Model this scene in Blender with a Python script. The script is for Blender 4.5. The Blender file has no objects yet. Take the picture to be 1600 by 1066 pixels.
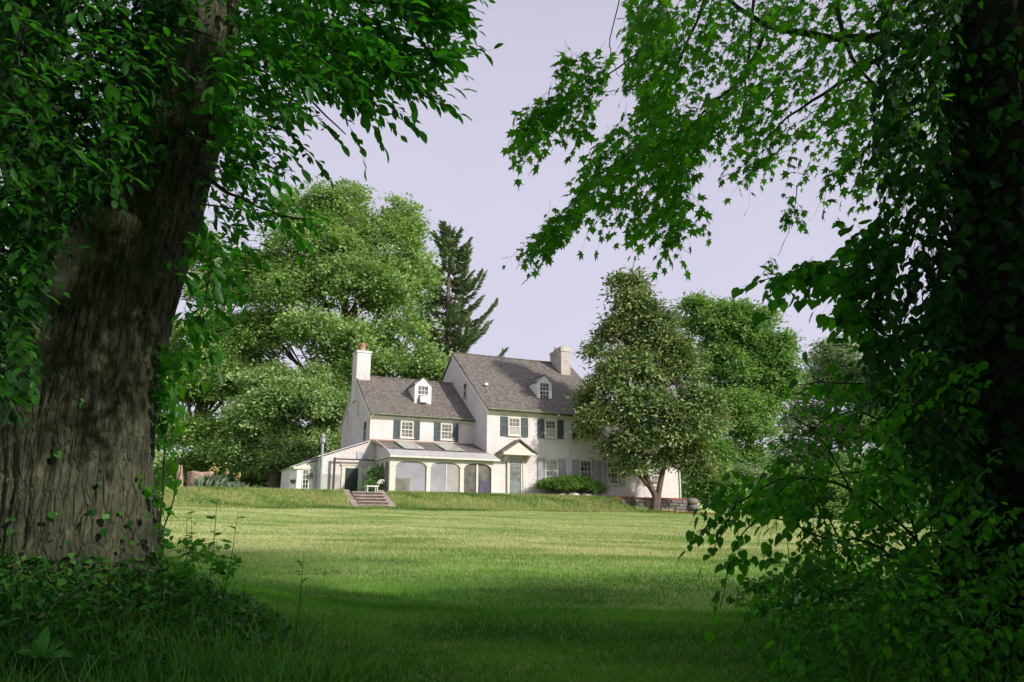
import bpy, math, random
import numpy as np
R = math.radians
rng = np.random.default_rng(7)
C = bpy.context.scene.collection
scene = bpy.context.scene

# ------------------------------------------------------------------ camera, sky, sun
FPX = 1238.8                       # focal length in photo pixels (1600 wide)
PITCH, ROLL = 0.2319, 0.0022
cam_d = bpy.data.cameras.new('camera'); cam = bpy.data.objects.new('camera', cam_d); C.objects.link(cam)
cam_d.sensor_width = 36; cam_d.lens = 36*FPX/1600; cam_d.clip_start = .05; cam_d.clip_end = 2000
cam.rotation_mode = 'XYZ'
from mathutils import Matrix, Vector
cam.matrix_world = Matrix.Rotation(math.pi/2+PITCH, 4, 'X') @ Matrix.Rotation(ROLL, 4, 'Z')
scene.camera = cam

YAW = 0.4388
HO = np.array([-1.6147, 51.4201, 2.0161])          # front left corner of the main block
hx = np.array([math.cos(YAW), math.sin(YAW), 0]); hy = np.array([-math.sin(YAW), math.cos(YAW), 0])
SUN_H = .62*hx - 1.0*hy                             # towards the sun, horizontal
SUN_H = SUN_H/np.linalg.norm(SUN_H)
SUN_EL = R(27)
ts = np.array([SUN_H[0]*math.cos(SUN_EL), SUN_H[1]*math.cos(SUN_EL), math.sin(SUN_EL)])
sun_d = bpy.data.lights.new('sun', 'SUN'); sun = bpy.data.objects.new('sun', sun_d); C.objects.link(sun)
sun_d.energy = 3.6; sun_d.angle = R(2.5); sun_d.color = (1, .93, .82)
sun.rotation_euler = Vector(ts).to_track_quat('Z', 'Y').to_euler()

world = bpy.data.worlds.new('World'); scene.world = world; world.use_nodes = True
wn = world.node_tree.nodes; wl = world.node_tree.links
for n in list(wn): wn.remove(n)
out = wn.new('ShaderNodeOutputWorld'); bg = wn.new('ShaderNodeBackground'); bg.inputs[1].default_value = .1
sky = wn.new('ShaderNodeTexSky'); sky.sky_type = 'NISHITA'; sky.sun_disc = False
sky.sun_elevation = SUN_EL; sky.sun_rotation = math.atan2(ts[0], ts[1]); sky.dust_density = 4; sky.air_density = 1.2
hs = wn.new('ShaderNodeHueSaturation'); hs.inputs['Saturation'].default_value = .25; hs.inputs['Value'].default_value = 1.3
mx = wn.new('ShaderNodeMix'); mx.data_type = 'RGBA'; mx.inputs[0].default_value = .8
tc = wn.new('ShaderNodeTexCoord'); nz = wn.new('ShaderNodeTexNoise'); nz.inputs['Scale'].default_value = 1.6; nz.inputs['Detail'].default_value = 4
cr = wn.new('ShaderNodeValToRGB'); cr.color_ramp.elements[0].position = .3; cr.color_ramp.elements[1].position = .7
cr.color_ramp.elements[0].color = (5.0, 4.85, 6.25, 1); cr.color_ramp.elements[1].color = (5.7, 5.5, 6.9, 1)
wl.new(tc.outputs['Generated'], nz.inputs['Vector']); wl.new(nz.outputs[0], cr.inputs[0])
sz = wn.new('ShaderNodeSeparateXYZ'); wl.new(tc.outputs['Generated'], sz.inputs[0])
gr = wn.new('ShaderNodeMapRange'); gr.inputs['From Min'].default_value = 0; gr.inputs['From Max'].default_value = .7; gr.inputs['To Min'].default_value = 1.12; gr.inputs['To Max'].default_value = .9
wl.new(sz.outputs[2], gr.inputs['Value'])
vm = wn.new('ShaderNodeVectorMath'); vm.operation = 'SCALE'; wl.new(cr.outputs[0], vm.inputs[0]); wl.new(gr.outputs[0], vm.inputs['Scale'])
wl.new(sky.outputs[0], hs.inputs['Color']); wl.new(hs.outputs[0], mx.inputs[6]); wl.new(vm.outputs[0], mx.inputs[7])
wl.new(mx.outputs[2], bg.inputs[0]); wl.new(bg.outputs[0], out.inputs[0])
vs = scene.view_settings; vs.view_transform = 'Standard'; vs.look = 'None'; vs.gamma = 1; vs.exposure = .35
try: vs.use_curve_mapping = False
except Exception: pass
scene.cycles.max_bounces = 6; scene.cycles.diffuse_bounces = 3; scene.cycles.transmission_bounces = 4
scene.cycles.transparent_max_bounces = 8; scene.cycles.use_denoising = True

# ------------------------------------------------------------------ helpers
def px(u, v, y):
    """world point seen at photo pixel (u, v) at forward distance y metres"""
    a, b = u-800, v-533; c_, s_ = math.cos(ROLL), math.sin(ROLL)
    X = (a*c_+b*s_)/FPX; Y = -(-a*s_+b*c_)/FPX
    d = np.array([X, math.cos(PITCH)-Y*math.sin(PITCH), math.sin(PITCH)+Y*math.cos(PITCH)])
    return d*(y/d[1])

def sm(t): t = np.clip(t, 0, 1); return t*t*(3-2*t)
def _h(ix, iy, s):
    n = (ix.astype(np.int64)*374761393 + iy.astype(np.int64)*668265263 + s*982451653) & 0x7fffffff
    n = ((n ^ (n >> 13))*1274126177) & 0x7fffffff
    return ((n ^ (n >> 16)) & 0xffff)/65535.0
def vn(x, y, s=0, wrap=None):
    x = np.asarray(x, float); y = np.asarray(y, float)
    ix = np.floor(x); iy = np.floor(y); fx = sm(x-ix); fy = sm(y-iy)
    ix = ix.astype(np.int64); iy = iy.astype(np.int64); jx = ix+1
    if wrap: ix = ix % wrap; jx = jx % wrap
    return (_h(ix, iy, s)*(1-fx)+_h(jx, iy, s)*fx)*(1-fy) + (_h(ix, iy+1, s)*(1-fx)+_h(jx, iy+1, s)*fx)*fy
def fbm(x, y, s=0, o=4):
    r = 0; a = .5
    for k in range(o): r = r + a*vn(np.asarray(x)*2**k, np.asarray(y)*2**k, s+k); a *= .5
    return r

def ground(x, y):
    x = np.asarray(x, float); y = np.asarray(y, float)
    s = np.clip((y-4)/42, -.2, 1.6)
    z = -1.42 + s*2.4 - .045*x*np.clip(s, 0, 1)*np.where(x < 0, .85, 1) + .12*np.sin(y*.13+x*.05)*sm(y/20)
    z = z + (fbm(x*.25, y*.25, 3, 3)-.45)*.18
    X = (x-HO[0])*hx[0] + (y-HO[1])*hx[1]; Y = (x-HO[0])*hy[0] + (y-HO[1])*hy[1]
    cut = sm((X+9.62)/.12)*sm((-7.22-X)/.12)*sm((-1.7-Y)/.3)*sm((Y+4.35)/.5)
    far = sm((y-48)/60)
    z = z - far*2.2*sm((x-10)/25)                              # falls away to the right beyond the house
    top = HO[2]-.02 + 0*x
    t = sm((Y+4.6)/2.6)                                        # bank in front of the terrace
    tr = sm((Y+2.2)/.35)
    k = sm((X-7.8)/1.6)
    t = t*(1-k) + tr*k
    t = t*sm((17.2-X)/2.6)
    t = np.where(X < -16, t*sm((X+34)/18), t)
    z = z*(1-t) + top*t - .38*cut
    m = np.exp(-(((x+5.6)/2.6)**2 + ((y-8.6)/2.2)**2))        # mound round the roots of the left tree
    z = z + .85*m
    m2 = np.exp(-(((x-6.2)/2.4)**2 + ((y-7.5)/3.0)**2))
    return z + .35*m2

def prop(o, label=None, cat=None, group=None, kind=None):
    if label: o['label'] = label
    if cat: o['category'] = cat
    if group: o['group'] = group
    if kind: o['kind'] = kind
    return o
def thing(name, label, cat, loc=(0, 0, 0), rz=0, group=None):
    o = bpy.data.objects.new(name, None); C.objects.link(o); o.location = tuple(loc); o.rotation_euler = (0, 0, rz)
    o.empty_display_size = .2
    return prop(o, label, cat, group)

def link(me, name, mat, parent=None, world_coords=False):
    o = bpy.data.objects.new(name, me); C.objects.link(o)
    for m in (mat if isinstance(mat, (list, tuple)) else [mat]): me.materials.append(m)
    if parent is not None:
        o.parent = parent
        if world_coords:
            L = parent.location; o.location = (-L[0], -L[1], -L[2])
    return o

class MB:
    def __init__(s): s.v = []; s.f = []
    def add(s, vs_, fs): b = len(s.v); s.v += [tuple(map(float, v)) for v in vs_]; s.f += [tuple(b+i for i in f) for f in fs]; return s
    def box(s, x0, x1, y0, y1, z0, z1):
        v = [(x0,y0,z0),(x1,y0,z0),(x1,y1,z0),(x0,y1,z0),(x0,y0,z1),(x1,y0,z1),(x1,y1,z1),(x0,y1,z1)]
        return s.add(v, [(0,3,2,1),(4,5,6,7),(0,1,5,4),(1,2,6,5),(2,3,7,6),(3,0,4,7)])
    def prism(s, poly, ax, a, b):
        """poly in the two other axes (order x,y,z without ax)"""
        def mk(p, k): q = list(p); q.insert('xyz'.index(ax), k); return tuple(q)
        n = len(poly)
        v = [mk(p, a) for p in poly]+[mk(p, b) for p in poly]
        return s.add(v, [tuple(range(n)), tuple(range(2*n-1, n-1, -1))]+[(i, i+n, (i+1) % n+n, (i+1) % n) for i in range(n)])
    def quadslab(s, p, t):
        """slab on 4 corner points (top), thickened downwards along its normal"""
        p = [np.array(q, float) for q in p]; n = np.cross(p[1]-p[0], p[2]-p[0]); n /= np.linalg.norm(n)
        if n[2] < 0: n = -n
        return s.add(p+[q-n*t for q in p], [(0,1,2,3),(7,6,5,4),(0,4,5,1),(1,5,6,2),(2,6,7,3),(3,7,4,0)])
    def tube(s, pts, rad, n=8, cap=True):
        pts = [np.array(p, float) for p in pts]; m = len(pts); rad = [rad]*m if np.isscalar(rad) else list(rad)
        rings = []
        for i, p in enumerate(pts):
            d = pts[min(i+1, m-1)]-pts[max(i-1, 0)]; d = d/(np.linalg.norm(d)+1e-9)
            a = np.cross(d, [0, 0, 1.] if abs(d[2]) < .9 else [1., 0, 0]); a /= np.linalg.norm(a); b = np.cross(d, a)
            rings.append([p+rad[i]*(math.cos(2*math.pi*k/n)*a+math.sin(2*math.pi*k/n)*b) for k in range(n)])
        v = [q for r_ in rings for q in r_]
        f = [(i*n+k, i*n+(k+1) % n, (i+1)*n+(k+1) % n, (i+1)*n+k) for i in range(m-1) for k in range(n)]
        if cap: f += [tuple(range(n-1, -1, -1)), tuple((m-1)*n+k for k in range(n))]
        return s.add(v, f)
    def lathe(s, prof, cx=0, cy=0, n=14):
        v = [(cx+r*math.cos(2*math.pi*k/n), cy+r*math.sin(2*math.pi*k/n), z) for r, z in prof for k in range(n)]
        m = len(prof)
        f = [(i*n+k, i*n+(k+1) % n, (i+1)*n+(k+1) % n, (i+1)*n+k) for i in range(m-1) for k in range(n)]
        return s.add(v, f+[tuple(range(n-1, -1, -1)), tuple((m-1)*n+k for k in range(n))])
    def build(s, name, mat, parent=None, smooth=False, label=None):
        me = bpy.data.meshes.new(name); me.from_pydata(s.v, [], s.f); me.update()
        if smooth:
            me.polygons.foreach_set('use_smooth', [True]*len(me.polygons))
        o = link(me, name, mat, parent)
        if label: o['label'] = label
        return o

def bulk(name, V, loops, starts, val, mat, parent=None, wc=False, smooth=False):
    me = bpy.data.meshes.new(name)
    me.vertices.add(len(V)); me.vertices.foreach_set('co', np.ascontiguousarray(V, np.float32).ravel())
    me.loops.add(len(loops)); me.loops.foreach_set('vertex_index', np.ascontiguousarray(loops, np.int32))
    me.polygons.add(len(starts)); me.polygons.foreach_set('loop_start', np.ascontiguousarray(starts, np.int32))
    if val is not None:
        a = me.attributes.new('v', 'FLOAT', 'POINT'); a.data.foreach_set('value', np.ascontiguousarray(val, np.float32))
    if smooth: me.polygons.foreach_set('use_smooth', np.ones(len(starts), bool))
    me.update(calc_edges=True); me.validate()
    return link(me, name, mat, parent, wc)

# leaf templates: x = along the leaf, y = across, z = normal
def T(v, f): return np.array(v, float), f
LOZ = T([(0,0,0),(.5,.27,.05),(1,0,-.06),(.5,-.27,.05)], [(0,1,2,3)])
OVAL = T([(0,0,0),(.22,.15,.05),(.5,.22,.07),(.78,.15,.02),(1,0,-.1),(.78,-.15,.02),(.5,-.22,.07),(.22,-.15,.05),(.5,0,0)],
         [(0,1,2,8),(8,2,3,4),(0,8,6,7),(8,4,5,6)])
LONG = T([(0,0,0),(.3,.11,.04),(.65,.11,.0),(1,0,-.16),(.65,-.11,.0),(.3,-.11,.04)], [(0,1,2,3),(0,3,4,5)])
def star():
    c = (.38, 0); pts = []
    spec = [(0,.62),(14,.36),(22,.42),(38,.24),(55,.56),(66,.36),(76,.34),(92,.24),(122,.44),(140,.27),(165,.28),(180,.34)]
    for a, r in spec: pts.append((a, r))
    full = pts+[(-a, r) for a, r in pts[-2:0:-1]]
    v = [(c[0]+r*math.cos(R(a)), r*math.sin(R(a)), -.25*(r-.2)**2*3) for a, r in full]+[(c[0], 0, .03)]
    n = len(full)
    return T(v, [(n, i, (i+1) % n) for i in range(n)])
STAR = star()
HEART = T([(0.05,0,0),(-.05,.2,.04),(.12,.42,.04),(.42,.42,.03),(.75,.2,0),(1,0,-.12),(.75,-.2,0),(.42,-.42,.03),(.12,-.42,.04),(-.05,-.2,.04),(.45,0,-.03)],
          [(10,0,1,2),(10,2,3,4),(10,4,5),(10,5,6),(10,6,7,8),(10,8,9,0)])

OVALW = T([(0,0,0),(.18,.22,.04),(.45,.33,.05),(.75,.24,.0),(1,0,-.12),(.75,-.24,.0),(.45,-.33,.05),(.18,-.22,.04),(.5,0,-.02)], [(0,1,2,8),(8,2,3,4),(0,8,6,7),(8,4,5,6)])
def unit(a): return a/(np.linalg.norm(a, axis=-1, keepdims=True)+1e-9)
def inst(tm, c, d, n, s, val):
    """place template at centres c with direction d, normal n, size s (or (N,2) length,width)"""
    tv, tf = tm; d = unit(d); b = unit(np.cross(n, d)); n = np.cross(d, b)
    s = np.asarray(s, float)
    sl, sw = (s[:, 0], s[:, 1]) if s.ndim == 2 else (s, s)
    V = (c[:, None, :] + tv[None, :, 0, None]*(sl[:, None, None]*d[:, None, :])
         + tv[None, :, 1, None]*(sw[:, None, None]*b[:, None, :]) + tv[None, :, 2, None]*(sl[:, None, None]*n[:, None, :]))
    N, k = len(c), len(tv)
    fl = np.array([i for f in tf for i in f]); ls = np.cumsum([0]+[len(f) for f in tf[:-1]]); L = len(fl)
    loops = (np.arange(N)[:, None]*k + fl[None]).ravel(); st = (np.arange(N)[:, None]*L + ls[None]).ravel()
    return V.reshape(-1, 3), loops, st, np.repeat(val, k)
def merge(parts):
    V = []; Lp = []; S = []; A = []; vo = lo = 0
    for v, l, s, a in parts:
        V.append(v); Lp.append(l+vo); S.append(s+lo); A.append(a); vo += len(v); lo += len(l)
    return np.concatenate(V), np.concatenate(Lp), np.concatenate(S), np.concatenate(A)
STEM = T([(0,.5,0),(0,-.25,.43),(0,-.25,-.43),(1,.2,0),(1,-.1,.17),(1,-.1,-.17)], [(0,1,4,3),(1,2,5,4),(2,0,3,5)])
def stems(a, b, w):
    """thin three sided sticks from a to b"""
    d = b-a; L = np.linalg.norm(d, axis=1); tv, tf = STEM
    n = np.tile([0.1, .2, 1.0], (len(a), 1)); d = unit(d); bb = unit(np.cross(n, d)); n = np.cross(d, bb)
    V = (a[:, None, :] + tv[None, :, 0, None]*(L[:, None, None]*d[:, None, :]) + w*(tv[None, :, 1, None]*bb[:, None, :]+tv[None, :, 2, None]*n[:, None, :]))
    N, k = len(a), len(tv); fl = np.array([i for f in tf for i in f])
    return V.reshape(-1, 3), (np.arange(N)[:, None]*k+fl[None]).ravel(), (np.arange(N)[:, None]*12+np.array([0, 4, 8])[None]).ravel(), np.zeros(N*k)
def rdir(n): return unit(rng.normal(size=(n, 3)))

# ------------------------------------------------------------------ materials
def newmat(name):
    m = bpy.data.materials.new(name); m.use_nodes = True; nt = m.node_tree
    return m, nt.nodes, nt.links, nt.nodes['Principled BSDF']
def coords(N, L, scale=(1, 1, 1), rot=(0, 0, 0), kind='Object'):
    t = N.new('ShaderNodeTexCoord'); mp = N.new('ShaderNodeMapping'); mp.inputs['Scale'].default_value = scale; mp.inputs['Rotation'].default_value = rot
    L.new(t.outputs[kind], mp.inputs[0]); return mp.outputs[0]
def noise(N, L, vec, scale, detail=4, rough=.55):
    n = N.new('ShaderNodeTexNoise'); n.inputs['Scale'].default_value = scale; n.inputs['Detail'].default_value = detail; n.inputs['Roughness'].default_value = rough
    if vec: L.new(vec, n.inputs['Vector'])
    return n.outputs[0]
def ramp(N, L, fac, stops):
    r = N.new('ShaderNodeValToRGB'); e = r.color_ramp.elements
    while len(e) < len(stops): e.new(.5)
    for i, (p, c) in enumerate(stops): e[i].position = p; e[i].color = (*c, 1)
    L.new(fac, r.inputs[0]); return r.outputs[0]
def bump(N, L, h, b, strength=.5, dist=.02):
    n = N.new('ShaderNodeBump'); n.inputs['Strength'].default_value = strength; n.inputs['Distance'].default_value = dist
    L.new(h, n.inputs['Height']); L.new(n.outputs[0], b.inputs['Normal'])
def mixc(N, L, fac, a, b, mode='MIX'):
    m = N.new('ShaderNodeMix'); m.data_type = 'RGBA'; m.blend_type = mode
    for sock, val in ((m.inputs[0], fac), (m.inputs[6], a), (m.inputs[7], b)):
        if hasattr(val, 'is_linked'): L.new(val, sock)
        elif isinstance(val, tuple): sock.default_value = (*val, 1)
        else: sock.default_value = val
    return m.outputs[2]
def simple(name, col, rough=.6, var=.15, scale=3, bmp=.2, metal=0):
    m, N, L, b = newmat(name); v = coords(N, L)
    f = noise(N, L, v, scale, 6)
    lo = tuple(c*(1-var) for c in col); hi = tuple(min(1, c*(1+var)) for c in col)
    L.new(ramp(N, L, f, [(.3, lo), (.7, hi)]), b.inputs['Base Color']); b.inputs['Roughness'].default_value = rough
    b.inputs['Metallic'].default_value = metal
    if bmp: bump(N, L, noise(N, L, v, scale*12, 4), b, bmp, .01)
    return m
def leafmat(name, dark, light, trans=.35, rough=.45, tcol=None, spec=.4, accent=None, nscale=.35):
    m, N, L, b = newmat(name)
    a = N.new('ShaderNodeAttribute'); a.attribute_name = 'v'
    nn = noise(N, L, coords(N, L), nscale, 3)
    ad = N.new('ShaderNodeMath'); ad.operation = 'MULTIPLY_ADD'; L.new(nn, ad.inputs[0]); ad.inputs[1].default_value = .7
    sb = N.new('ShaderNodeMath'); sb.operation = 'SUBTRACT'; L.new(a.outputs['Fac'], sb.inputs[0]); sb.inputs[1].default_value = .35
    L.new(sb.outputs[0], ad.inputs[2])
    st = [(.1, dark), (.8, light)]
    if accent: st = [(.1, dark), (.6, light), (.78, light), (.9, accent)]
    col = ramp(N, L, ad.outputs[0], st)
    L.new(col, b.inputs['Base Color']); b.inputs['Roughness'].default_value = rough; b.inputs['Specular IOR Level'].default_value = spec
    tr = N.new('ShaderNodeBsdfTranslucent'); mm = N.new('ShaderNodeMixShader'); mm.inputs[0].default_value = trans
    tcx = mixc(N, L, 1.0, col, tcol or (1.3, 1.5, .5), 'MULTIPLY'); L.new(tcx, tr.inputs[0])
    o = N['Material Output']; L.new(b.outputs[0], mm.inputs[1]); L.new(tr.outputs[0], mm.inputs[2]); L.new(mm.outputs[0], o.inputs[0])
    return m

M = {}
def stucco():
    m, N, L, b = newmat('whitewashed_stucco'); v = coords(N, L)
    a = noise(N, L, v, .6, 5); s = noise(N, L, coords(N, L, (2.5, 2.5, .35)), 1.6, 5)
    c1 = ramp(N, L, a, [(.3, (.62, .575, .57)), (.6, (.71, .665, .67))])
    c2 = ramp(N, L, s, [(.3, (.84, .82, .80)), (.55, (1, 1, 1))])
    L.new(mixc(N, L, .55, c1, c2, 'MULTIPLY'), b.inputs['Base Color']); b.inputs['Roughness'].default_value = .9
    bump(N, L, noise(N, L, v, 7, 8, .7), b, .9, .09); return m
M['stucco'] = stucco()
def shingle(name, base, moss):
    m, N, L, b = newmat(name)
    v = coords(N, L, (1, .0, 1.5))
    sw = N.new('ShaderNodeSeparateXYZ'); L.new(v, sw.inputs[0]); cb = N.new('ShaderNodeCombineXYZ'); L.new(sw.outputs[0], cb.inputs[0]); L.new(sw.outputs[2], cb.inputs[1])
    br = N.new('ShaderNodeTexBrick'); L.new(cb.outputs[0], br.inputs['Vector']); br.inputs['Scale'].default_value = 1
    br.inputs['Brick Width'].default_value = .17; br.inputs['Row Height'].default_value = .15; br.inputs['Mortar Size'].default_value = .012
    br.inputs['Color1'].default_value = (*[c*.72 for c in base], 1); br.inputs['Color2'].default_value = (*[c*1.35 for c in base], 1)
    br.inputs['Mortar'].default_value = (*[c*.3 for c in base], 1); br.offset = .43
    n1 = noise(N, L, coords(N, L, (1, 1, 1)), 5, 6, .7); n2 = noise(N, L, coords(N, L), .5, 4)
    c = mixc(N, L, .75, br.outputs[0], ramp(N, L, n1, [(.32, (.42, .4, .4)), (.66, (1.5, 1.45, 1.42))]), 'MULTIPLY')
    c = mixc(N, L, ramp(N, L, n2, [(.48, (0, 0, 0)), (.7, (.55, .55, .55))]), c, moss)
    L.new(c, b.inputs['Base Color']); b.inputs['Roughness'].default_value = .85
    ad = N.new('ShaderNodeMath'); L.new(br.outputs['Fac'], ad.inputs[0]); ad.operation = 'SUBTRACT'; L.new(n1, ad.inputs[1])
    inv = N.new('ShaderNodeMath'); inv.operation = 'MULTIPLY'; inv.inputs[1].default_value = -1; L.new(ad.outputs[0], inv.inputs[0])
    bump(N, L, inv.outputs[0], b, .8, .05); return m
M['shingle'] = shingle('weathered_wood_shingle', (.175, .158, .145), (.15, .15, .115))
M['trim'] = simple('cream_trim_paint', (.58, .56, .485), .5, .08, 4, .05)
M['white'] = simple('white_trim_paint', (.74, .72, .70), .5, .06, 4, .05)
M['green_gutter'] = simple('green_copper_gutter', (.14, .17, .10), .5, .2, 3, .05)
def shutter_mat(name, col):
    m, N, L, b = newmat(name)
    w = N.new('ShaderNodeTexWave'); w.bands_direction = 'Z'; w.inputs['Scale'].default_value = 4.4; w.inputs['Distortion'].default_value = 0
    L.new(coords(N, L), w.inputs['Vector'])
    L.new(mixc(N, L, noise(N, L, coords(N, L), 7, 5), tuple(c*.7 for c in col), tuple(c*1.3 for c in col)), b.inputs['Base Color'])
    bump(N, L, w.outputs['Fac'], b, .8, .02); b.inputs['Roughness'].default_value = .5; return m
M['shutter_green'] = shutter_mat('dark_green_louvre_paint', (.07, .095, .108))
M['shutter_grey'] = simple('grey_panel_shutter_paint', (.34, .335, .37), .6, .12, 6, .1)
M['door_green'] = simple('grey_green_door_paint', (.15, .185, .19), .45, .15, 4, .05)
M['dark_door'] = simple('dark_green_door_paint', (.012, .03, .028), .35, .3, 4, .05)
def glass():
    m, N, L, b = newmat('window_glass')
    f = noise(N, L, coords(N, L, (1, 1, 1)), 2.2, 4)
    L.new(ramp(N, L, f, [(.4, (.03, .035, .03)), (.65, (.20, .19, .18))]), b.inputs['Base Color'])
    b.inputs['Roughness'].default_value = .08; b.inputs['Specular IOR Level'].default_value = .9
    bump(N, L, noise(N, L, coords(N, L), 3, 2), b, .15, .02); return m
M['glass'] = glass()
M['darkglass'] = simple('porch_glass', (.09, .085, .065), .35, .6, 2.2, 0)
M['stone'] = simple('grey_fieldstone', (.17, .16, .155), .95, .45, 2.2, .8)
M['stone_light'] = simple('worn_limestone', (.29, .24, .21), .9, .3, 3, .5)
M['riser'] = simple('shaded_step_riser', (.13, .10, .08), .95, .4, 4, .6)  # dark colour stands for the shade under each tread nosing
M['mulch'] = simple('red_brown_mulch', (.22, .09, .05), .95, .4, 9, .8)
M['chim'] = simple('chimney_render', (.47, .43, .385), .9, .32, 1.6, .8)
M['clay'] = simple('terracotta', (.40, .22, .16), .8, .25, 5, .3)
M['metal'] = simple('galvanised_metal', (.38, .39, .43), .35, .2, 4, .1, .6)
M['rust'] = simple('dark_rusted_steel', (.05, .028, .022), .7, .4, 6, .2)
M['blue_pipe'] = simple('pale_blue_downspout', (.36, .52, .55), .45, .12, 4, 0)
M['screen'] = simple('milky_porch_screen', (.29, .285, .32), .12, .18, 1.1, 0)
M['dim_wall'] = simple('dim_interior_panel', (.16, .155, .12), .8, .35, 2.5, .1)
M['blind'] = simple('slatted_blind', (.36, .35, .34), .6, .12, 5, 0)
M['porchroof'] = simple('pale_lead_roof', (.44, .43, .43), .5, .16, 3, .15)
M['skylight'] = simple('frosted_skylight', (.42, .44, .40), .3, .15, 3, 0)
M['greywall'] = simple('grey_lower_stucco', (.42, .41, .39), .9, .12, 2, .6)
M['purple'] = simple('purple_cloth', (.075, .065, .12), .8, .3, 4, .3)
M['whitestone'] = simple('pale_rock', (.55, .50, .45), .9, .3, 4, .6)
M['pinkstump'] = simple('weathered_pink_wood', (.34, .23, .18), .9, .4, 6, .9)
M['brick'] = simple('red_brick_rubble', (.33, .12, .10), .9, .35, 6, .6)

def bark(name, a, b_, c, sc=1):
    m, N, L, b = newmat(name)
    v = coords(N, L, (1, 1, .22)); n1 = noise(N, L, v, 16*sc, 8, .65); n2 = noise(N, L, coords(N, L), 1.1, 4)
    vo = N.new('ShaderNodeTexVoronoi'); vo.feature = 'DISTANCE_TO_EDGE'; vo.inputs['Scale'].default_value = 14*sc
    dv = N.new('ShaderNodeVectorMath'); dv.operation = 'ADD'; L.new(v, dv.inputs[0])
    nz_ = N.new('ShaderNodeTexNoise'); nz_.inputs['Scale'].default_value = 5; L.new(v, nz_.inputs['Vector']); sc_ = N.new('ShaderNodeVectorMath'); sc_.operation = 'SCALE'; sc_.inputs['Scale'].default_value = .12
    L.new(nz_.outputs['Color'], sc_.inputs[0]); L.new(sc_.outputs[0], dv.inputs[1]); L.new(dv.outputs[0], vo.inputs['Vector'])
    at = N.new('ShaderNodeAttribute'); at.attribute_name = 'v'
    col = ramp(N, L, n1, [(.3, a), (.55, b_), (.75, c)])
    lich = ramp(N, L, n2, [(.45, (.75, .8, .7)), (.65, (1.25, 1.2, 1.1))])
    col = mixc(N, L, .8, col, lich, 'MULTIPLY')
    col = mixc(N, L, ramp(N, L, at.outputs['Fac'], [(0, (0, 0, 0)), (1, (1, 1, 1))]), col, tuple(x*2.0 for x in c))
    L.new(col, b.inputs['Base Color']); b.inputs['Roughness'].default_value = .95
    mn = N.new('ShaderNodeMath'); mn.operation = 'MINIMUM'; L.new(vo.outputs['Distance'], mn.inputs[0]); mn.inputs[1].default_value = .12
    ad = N.new('ShaderNodeMath'); ad.operation = 'MULTIPLY_ADD'; L.new(mn.outputs[0], ad.inputs[0]); ad.inputs[1].default_value = 4; L.new(n1, ad.inputs[2])
    bump(N, L, ad.outputs[0], b, 1.0, .05); return m
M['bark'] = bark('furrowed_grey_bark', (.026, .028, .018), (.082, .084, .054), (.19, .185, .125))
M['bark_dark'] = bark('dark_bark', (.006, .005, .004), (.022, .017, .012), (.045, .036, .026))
M['bark_far'] = simple('tree_bark', (.12, .09, .07), .95, .4, 3, .5)
M['twig'] = simple('twig_bark', (.035, .026, .02), .9, .4, 6, .2)

def lawn():
    m, N, L, b = newmat('lawn_turf'); v = coords(N, L)
    big = noise(N, L, coords(N, L, (1, 2.2, 1)), .22, 5, .6); mid = noise(N, L, coords(N, L, (1, 2.4, 1)), 1.4, 6, .65); fine = noise(N, L, coords(N, L, (1, 1.0, 1)), 22, 5, .7)
    c = ramp(N, L, big, [(.3, (.14, .25, .05)), (.5, (.29, .38, .13)), (.7, (.44, .47, .22))])
    c = mixc(N, L, .8, c, ramp(N, L, mid, [(.3, (.6, .72, .6)), (.7, (1.25, 1.2, 1.15))]), 'MULTIPLY')
    c = mixc(N, L, .8, c, ramp(N, L, fine, [(.3, (.55, .6, .5)), (.7, (1.35, 1.3, 1.2))]), 'MULTIPLY')
    # worn earthy colour under the trees near the mound (x<-2, y<12)
    L.new(c, b.inputs['Base Color']); b.inputs['Roughness'].default_value = .95; b.inputs['Specular IOR Level'].default_value = .15
    bump(N, L, fine, b, .8, .06); return m
M['lawn'] = lawn()
M['grass'] = leafmat('shaded_grass_blade', (.04, .18, .015), (.17, .40, .05), .35, .6, (1.2, 1.3, .5), .2, None, .45)  # foreground blades, tree shade put into the green
M['grass_sunlit'] = leafmat('sunlit_lawn_blade', (.20, .31, .08), (.56, .57, .30), .3, .7, (1.1, 1.1, .6), .15, None, .3)  # paler copy for the lawn beyond the shade, sunlight in the colour
M['grass_bank'] = leafmat('bank_grass_blade', (.10, .20, .04), (.32, .40, .14), .3, .7, (1.1, 1.1, .6), .15, (.36, .36, .15), .6)
M['grass_long'] = leafmat('long_grass_blade', (.03, .14, .018), (.12, .32, .05), .35, .5, None, .3, (.14, .16, .05), .8)
M['leaf_left'] = leafmat('hickory_leaf', (.015, .08, .012), (.058, .21, .03), .55, .42, (1.5, 2.2, .35), .35, None, .8)
M['leaf_maple'] = leafmat('maple_leaf', (.024, .095, .013), (.08, .24, .028), .66, .45, (2.0, 2.4, .3), .3, None, .6)
M['ivy'] = leafmat('ivy_leaf', (.005, .028, .005), (.022, .09, .014), .38, .5, (1.5, 2.0, .35), .2, None, 1.2)
M['groundleaf'] = leafmat('ground_vine_leaf', (.016, .085, .014), (.075, .25, .035), .35, .5, (1.4, 1.8, .4), .22, (.13, .14, .03), 1.2)
M['shrubleaf'] = leafmat('shrub_leaf', (.019, .088, .012), (.08, .25, .032), .58, .55, (1.9, 2.5, .3), .18, None, .9)
M['t1'] = leafmat('hazed_tulip_tree_leaf', (.10, .22, .06), (.40, .54, .21), .35, .7, (1.1, 1.2, .5), .15, None, .18)  # leaf colours of the background trees, paled in place of haze
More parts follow.
